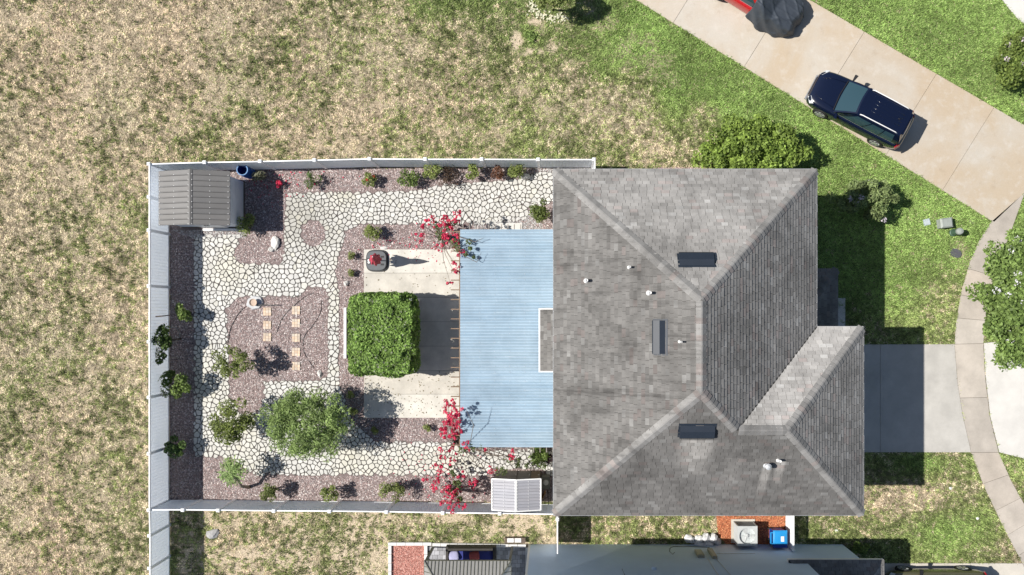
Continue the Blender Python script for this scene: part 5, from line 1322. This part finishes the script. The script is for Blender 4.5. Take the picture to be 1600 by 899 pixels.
bougain('bougainvillea','red bougainvillea climbing over the patio cover corner above the lower walk',(712,690),
    [(702,640,2.6,9,170),(706,655,2.9,12,330),(700,668,2.7,12,330),(712,660,3.2,9,200),(714,672,2.9,8,200),(694,676,2.4,8,160),(708,683,2.6,9,200),(700,625,2.4,5,60),(716,645,3.3,7,150),(706,630,2.5,6,80),(690,702,1.5,4,50),(710,702,2.0,8,90),(691,714,1.4,6,60),(684,729,1.2,7,90),(706,721,1.6,8,90),(730,696,2.8,9,140),(759,700,2.6,6,90),(800,704,2.2,5,60),(802,716,2.0,6,80),(770,733,1.5,6,60),(764,740,1.4,6,40),(712,636,3.7,6,70),(708,648,3.8,5,60)],
    [(712,676,2.3,14,140),(720,702,2.2,14,90),(745,698,2.6,14,60),(790,722,1.6,22,110),(816,730,1.4,16,80)],
    [[(712,690,0),(718,700,1.6),(714,722,1.2),(708,740,.9)],[(712,690,0),(735,690,2.7),(740,664,3.4),(728,640,3.9)],[(730,692,2.6),(790,712,1.9),(830,728,1.5)]])
bougain('bougainvillea','red bougainvillea overhanging the side yard fence next to the white storage shed',(712,765),
    [(690,742,1.0,8,120),(683,757,1.1,8,140),(697,765,1.4,10,180),(704,775,1.7,9,200),(716,750,1.2,6,80),(722,742,1.0,6,70),(738,756,.9,9,190),(713,770,1.6,7,130),(705,786,2.0,7,100),(723,793,2.1,6,90),(704,797,2.1,5,60),(668,748,.9,6,60),(675,764,.9,5,60),(690,785,1.7,4,50),(716,785,1.9,4,50)],
    [(712,758,1.2,14,260),(714,778,1.7,12,200),(705,735,.8,10,90)],[[(712,765,0),(706,780,1.5),(703,798,2.1)]])
# fallen red petals and leaves
def petals():
    n=330; px=np.concatenate([RNG.normal(690,30,130),RNG.normal(418,22,70),RNG.normal(470,40,30),RNG.normal(650,40,100)]); py=np.concatenate([RNG.normal(745,22,130),RNG.normal(290,14,70),RNG.normal(282,8,30),RNG.normal(385,14,100)])
    z=np.full(n,.06); p=np.stack([(px-NX)*CAM_H/FPX,(NY-py)*CAM_H/FPX,z],1); o_=leaves('fallen_petals',p,np.tile([0,0,1.0],(n,1)),.035,shades(n,*RED),petal_mat,None,.7,.25); tag(o_,'red petals scattered over the gravel and flagstones','petals',kind='stuff')
    n=260; px=RNG.uniform(570,719,n); py=np.concatenate([RNG.uniform(392,460,60),RNG.uniform(580,652,200)]); p=np.stack([(px-NX)*CAM_H/FPX,(NY-py)*CAM_H/FPX,np.full(n,.066)],1)
    o_=leaves('fallen_leaves',p,np.tile([0,0,1.0],(n,1)),.035,shades(n,(.10,.07,.03),(.25,.20,.08)),leaf_mat,None,.5,.25); tag(o_,'dry leaves scattered on the concrete patio','leaves',kind='stuff')
petals()
rf=plant('red_flower','small red flowering plant on the gravel beside the shaded shed wall','plant',436,288,6,.5,RED,4,60,.04,.5,.1)
# ---- front yard
plant('hibiscus_hedge','big loose hibiscus bush growing against the house eave beside the lawn','bush',1172,236,99,2.6,((.06,.10,.02),(.38,.52,.11)),95,190,.075,.24,.15,ry=56,aspect=.6,flowers=((.75,.10,.03),1,.06),zc=1.4)
plant('flowering_shrub','half shaded twiggy shrub with white flower tufts on the front lawn','shrub',1352,312,64,2.0,((.06,.09,.035),(.32,.40,.16)),48,130,.075,.26,.15,ry=36,aspect=.4,flowers=((.62,.56,.62),7,.14))
plant('street_tree','full crape myrtle with white blossoms standing between sidewalk and apron','tree',1600,472,80,4.6,((.06,.10,.025),(.32,.45,.13)),130,190,.085,.20,.38,ry=128,aspect=.55,flowers=((.85,.83,.85),30,.20),trunk=.12,zc=3.0)
plant('lawn_bush','rounded bush with pale blossoms on the bright lawn across the driveway','bush',1590,90,46,1.6,((.05,.09,.018),(.28,.36,.09)),46,130,.07,.30,.15,ry=48,aspect=.55,flowers=((.70,.62,.62),12,.13))
plant('lawn_tree','small yellow green tree with white petals beneath it at the field edge','tree',864,-8,40,2.6,((.12,.16,.04),(.44,.50,.18)),34,170,.05,.30,.4,ry=28,trunk=.05,zc=1.8)
p=[]; 
for i in range(150):
    a_=random.uniform(1.0,3.4); rr2=random.gauss(33,5); q=P(866+rr2*math.cos(a_)*1.0,4+rr2*.8*math.sin(a_)); p.append((q[0],q[1],.07))
o=leaves('white_petals',np.array(p),np.tile([0,0,1.0],(150,1)),.055,shades(150,(.6,.58,.4),(.8,.78,.6)),petal_mat,None,.7,.25); tag(o,'ring of pale petals fallen on the grass under the small tree','petals',kind='stuff')
plant('shrub','dark shrub in the shade of the neighbouring garage wall','shrub',1346,854,15,1.0,G1,9,80,.06,.42,.15)
plant('small_shrub','spiky green weed in the middle of the bare sandy patch of the field','weed',827,57,11,.16,((.12,.18,.04),(.34,.46,.15)),8,60,.05,.45,.1)

# ---------------------------------------------------------------- cars
def make_car(name, label, paint, loc, rz, mirrors=True, rails=True, scale=1.0):
    r=empty(name,loc,label,'car',rz=rz); r.scale=(scale,)*3
    secs=[(-2.34,.66,.80,.34),(-2.27,.82,.92,.27),(-2.0,.905,1.0,.24),(-1.3,.93,1.02,.23),(-.3,.935,1.01,.23),(.6,.93,1.0,.23),(1.02,.925,.985,.23),(1.45,.91,.95,.23),(1.85,.88,.90,.23),(2.12,.81,.83,.25),(2.28,.69,.74,.28),(2.34,.55,.64,.32)]
    prof=lambda w,tp,sl:[(0,tp+.028),(.55*w,tp+.022),(.82*w,tp+.0),(.94*w,tp-.05),(.99*w,tp-.17),(w,(tp+sl)/2+.05),(.985*w,sl+.18),(.95*w,sl+.04),(.80*w,sl),(0,sl)]
    bm=bmesh.new(); rings=[]
    for x,w,tp,sl in secs:
        h=prof(w,tp,sl); ring=h+[(-y,z) for y,z in h[-2:0:-1]]; rings.append([bm.verts.new((x,y,z)) for y,z in ring])
    n=len(rings[0])
    for a,b in zip(rings[:-1],rings[1:]):
        for i in range(n): bm.faces.new((a[i],b[i],b[(i+1)%n],a[(i+1)%n]))
    bm.faces.new(rings[0]); bm.faces.new(rings[-1][::-1]); bmesh.ops.recalc_face_normals(bm,faces=bm.faces)
    me=bpy.data.meshes.new('body'); bm.to_mesh(me); bm.free()
    tmp=bpy.data.objects.new('tmp',me); COL.objects.link(tmp); m=tmp.modifiers.new('s','SUBSURF'); m.levels=2; m.render_levels=2
    cb=bmesh.new()
    for x in (1.42,-1.36):
        for s in (-1,1):
            mt=Matrix.Translation((x,s*.93,.36))@Matrix.Rotation(math.pi/2,4,'X'); bmesh.ops.create_cone(cb,cap_ends=True,segments=32,radius1=.405,radius2=.405,depth=.52,matrix=mt)
    cm=bpy.data.meshes.new('cut'); cb.to_mesh(cm); cb.free(); cut=bpy.data.objects.new('cut',cm); COL.objects.link(cut)
    bo=tmp.modifiers.new('b','BOOLEAN'); bo.object=cut; bo.operation='DIFFERENCE'; bo.solver='EXACT'
    dg=bpy.context.evaluated_depsgraph_get(); dg.update(); fin=bpy.data.meshes.new_from_object(tmp.evaluated_get(dg)); fin.name='body'
    bpy.data.objects.remove(tmp); bpy.data.objects.remove(cut); fin.materials.clear()
    fin.polygons.foreach_set('use_smooth',[True]*len(fin.polygons)); fin.set_sharp_from_angle(angle=R(40)); body=link_mesh('body',fin,paint,r)
    # cabin
    zb=.985; zr=1.60
    base=[(1.06,.80),(-2.14,.79),(-2.14,-.79),(1.06,-.80)]; roofp=[(.22,.62),(-1.86,.60),(-1.86,-.60),(.22,-.62)]
    def side(k,u,v,out=0.0):
        a,b=Vector((*base[k],zb)),Vector((*base[(k+1)%4],zb)); c,d=Vector((*roofp[k],zr)),Vector((*roofp[(k+1)%4],zr))
        p=a.lerp(b,u).lerp(c.lerp(d,u),v); nrm=(b-a).cross(c-a).normalized()
        if nrm.z<0: nrm=-nrm
        bul=(.09 if k in (1,3) else .05)*math.sin(math.pi*u)*(1 if k in (1,3) else .6)+.035*math.sin(math.pi*v)
        o2=Vector((nrm.x,nrm.y,nrm.z*.4)); return p+o2*(bul+out)
    cab=MB()
    for k in range(4): cab.grid(lambda u,v,k=k: side(k,u,v),10,6)
    cab.build('cabin',paint,r,smooth=True,local=True)
    def pane(nm,k,u0,u1,v0,v1,mat=glass,out=.006):
        g=MB(); g.grid(lambda u,v: side(k,u0+(u1-u0)*u,v0+(v1-v0)*v,out),8,4); return g.build(nm,mat,r,smooth=True,local=True)
    pane('windshield',3,.05,.95,.04,.93); pane('rear_window',1,.08,.92,.30,.92)
    for k in (0,2):
        f=(lambda a,b:(a,b)) if k==0 else (lambda a,b:(1-b,1-a))
        for nm,a,b in (('side_window',.10,.40),('side_window',.425,.68),('quarter_window',.70,.90)):
            u0,u1=f(a,b); pane(nm,k,u0,u1,.10,.86)
        u0,u1=f(.06,.94); pane('window_trim',k,u0,u1,.055,.085,alloy,.010)
    def rf_(u,v):
        # roof panel: edges follow the cabin top
        x=.22+(-1.86-.22)*u; w=.62+(.60-.62)*u; y=w*(2*v-1); e=1-abs(2*v-1)**3
        x+=.06*math.sin(math.pi*v)*(1-2*u); return (x,y*(1+.05),zr+.004+.05*e*math.sin(math.pi*(.12+.76*u))**.6)
    rp=MB(); rp.grid(rf_,16,12); rp.build('roof',paint,r,smooth=True,local=True)
    for y in (-.26,-.09,.09,.26): MB().tube([(lambda p:(p[0],p[1],p[2]+.004))(rf_(uu/8,.5+y/1.28)) for uu in range(2,8)],.012,6).build('roof_rib',paint,r,smooth=True,local=True)
    if rails:
        for s in (-1,1):
            MB().tube([(.10,s*.60,zr+.02),(.0,s*.60,zr+.075),(-.9,s*.595,zr+.085),(-1.6,s*.585,zr+.075),(-1.70,s*.585,zr+.02)],.022,8).build('roof_rail',white_paint,r,smooth=True,local=True)
    MB().box(-1.98,-.5,zr-.05,-1.80,.5,zr-.02).build('spoiler',paint,r,local=True)
    MB().lathe([(.05,0),(.03,.03),(.01,.05)],(-1.5,0,zr+.05),8,1.4,.5).build('antenna',black_plastic,r,local=True)
    for s in (-1,1):
        m_=MB(); mirrors and m_.add([(.95,s*.80,1.01),(.88,s*.80,1.0),(.84,s*1.07,1.0),(.96,s*1.07,1.0),(.95,s*.80,1.07),(.88,s*.80,1.07),(.82,s*1.07,1.13),(.97,s*1.07,1.13)],[(0,1,2,3),(4,7,6,5),(0,4,5,1),(2,6,7,3),(1,5,6,2),(3,7,4,0)]); mirrors and m_.build('mirror',paint if s>0 else black_plastic,r,local=True)
        hl=MB(); hl.add([(2.20,s*.52,.77),(1.98,s*.80,.84),(2.10,s*.80,.70),(2.29,s*.56,.66),(2.215,s*.52,.79),(1.99,s*.82,.87),(2.125,s*.83,.70),(2.32,s*.57,.66)],[(4,5,6,7),(0,4,7,3),(1,5,4,0),(2,6,5,1),(3,7,6,2)]); hl.build('headlight',M('lamp_lens',(.55,.58,.60),.15,.1,9,60,0,spec=.8),r,local=True)
        tl=MB(); tl.add([(-2.17,s*.70,.98),(-2.05,s*.89,.95),(-2.14,s*.88,.72),(-2.28,s*.68,.74),(-2.22,s*.71,.98),(-2.09,s*.925,.95),(-2.20,s*.91,.72),(-2.34,s*.69,.74)],[(4,7,6,5),(0,3,7,4),(1,0,4,5),(2,1,5,6),(3,2,6,7)]); tl.build('taillight',M('red_lens',(.30,.015,.02),.2,.1,9,60,0),r,local=True)
    MB().box(2.24,-.42,.46,2.345,.42,.64).build('grille',black_plastic,r,local=True)
    MB().box(2.20,-.60,.27,2.36,.60,.36).build('bumper',alloy,r,local=True); MB().box(-2.37,-.62,.30,-2.25,.62,.50).build('bumper',black_plastic,r,local=True)
    gl=MB()
    for s in (-1,1): gl.tube([(1.15,s*.62,1.0),(1.7,s*.55,.965),(2.1,s*.42,.885)],.010,5)
    gl.build('hood_crease',paint,r,smooth=True,local=True)
    MB().tube([(1.10,-.72,1.02),(1.16,0,1.035),(1.10,.72,1.02)],.022,6).build('wiper_cowl',black_plastic,r,local=True)
    for x in (1.42,-1.36):
        for s in (-1,1):
            w=empty('wheel',(0,0,0)) if False else None
            ty=MB().lathe([(.22,-.10),(.34,-.10),(.36,-.06),(.36,.06),(.34,.10),(.22,.10)],(0,0,0),28); ty.v=[(x+a,s*.83+c,.36+b) for a,b,c in ty.v]; wh_=ty.build('wheel',rubber,r,local=True)
            rm=MB().lathe([(.02,-.02),(.235,-.02),(.235,.02),(.02,.02)],(0,0,0),24); rm.v=[(x+a,s*(.83+.055)+c,.36+b) for a,b,c in rm.v]; rm.build('rim_disc',M('dark_rim',(.05,.05,.055),.5),wh_,local=True)
            for k in range(5):
                a=2*math.pi*k/5; sp_=MB().bar((x+.03*math.cos(a),s*(.83+.095),.36+.03*math.sin(a)),(x+.235*math.cos(a),s*(.83+.09),.36+.235*math.sin(a)),.05,.085,up=(-math.sin(a),0,math.cos(a))); sp_.build('spoke',alloy,wh_,local=True)
            rg=MB().tube([(x+.232*math.cos(k*math.pi/12),s*(.83+.09),.36+.232*math.sin(k*math.pi/12)) for k in range(25)],.02,6,False); rg.build('rim',alloy,wh_,local=True)
    return r
navy=M('navy_paint',(.003,.006,.022),.22,.05,3,30,0,coat=.8,spec=.5); redp=M('red_paint',(.42,.012,.015),.25,.05,3,30,0,coat=.8); olive=M('olive_paint',(.085,.08,.045),.25,.05,3,30,0,coat=.8)
da=math.atan2(by_ if False else (P(1548,345)[1]-P(990,-2)[1]), P(1548,345)[0]-P(990,-2)[0])
q=P(1344.5,170,.8); make_car('parked_car','dark navy blue car with silver roof rails parked on the tan driveway',navy,(q[0],q[1],.03),math.atan2(.50,-.866)+.04,scale=1.04)
q=P(1178,-14,.8); make_car('parked_car','red car at the top of the tan driveway with one end under a dark cover',redp,(q[0],q[1],.03),da,mirrors=False,rails=False,scale=1.0)
q=P(1462,921,.6); make_car('parked_car','dark olive car parked on the pale driveway beside the shaded garage',olive,(q[0],q[1],.03),math.pi,rails=False)
# draped cover over the front of the red car
ca=P(1178,-14,.8); cd=Vector((math.cos(da),math.sin(da),0)); cn=Vector((-cd.y,cd.x,0)); cm_=M('charcoal_cover',(.06,.072,.09),.6,.2,4,40,.2)
secs=[(.30,1.80,1.03,.50),(.6,1.76,1.10,.34),(.95,1.52,1.16,.22),(1.3,1.24,1.10,.12),(1.7,1.12,1.03,.06),(2.05,1.0,.95,.045),(2.30,.90,.84,.04),(2.45,.74,.68,.04),(2.56,.45,.58,.04),(2.64,.12,.52,.035)]
mb=MB(); nu=90; sx_=[q_[0] for q_ in secs]; xs_=np.linspace(sx_[0],sx_[-1],56)
secs=[tuple(float(np.interp(x_,sx_,[q_[k] for q_ in secs])) if k else float(x_) for k in range(4)) for x_ in xs_]
def cov(x,tp,w,lo_,v):
    t_=2*v-1; a=abs(t_)
    if a<.55: y=a/.55*.78*w; z=tp-.06*(a/.55)**2
    else: f_=(a-.55)/.45; y=.78*w+(.24*w)*f_**.5; z=tp-.06-(tp-.06-lo_)*f_
    r1=1-abs(math.sin(x*2.1-t_*5.5+.4)); r2=1-abs(math.sin(x*3.3+t_*7.0+1.1)); r3=1-abs(math.sin(x*1.2-t_*13+2))
    fold=.075*r1**3+.06*r2**4+.05*r3**3
    y*=1+.04*math.sin(x*8+t_*20)*a; z+=fold*(.5+.5*min(1,a*2))-.02
    return Vector((ca[0],ca[1],.03))+cd*(x+.05*math.sin(t_*7))+cn*math.copysign(y,t_)+Vector((0,0,max(z,.02)))
vs=[cov(x,tp,w,lo_,j/nu) for x,tp,w,lo_ in secs for j in range(nu+1)]; m=nu+1
mb.add(vs,[(i*m+j,(i+1)*m+j,(i+1)*m+j+1,i*m+j+1) for i in range(len(secs)-1) for j in range(nu)])
cv=mb.build('car_cover',cm_,smooth=True); tag(cv,'dark grey wrinkled cloth cover draped over the end of the red car','car cover')
md=cv.modifiers.new('t','SOLIDIFY'); md.thickness=.006
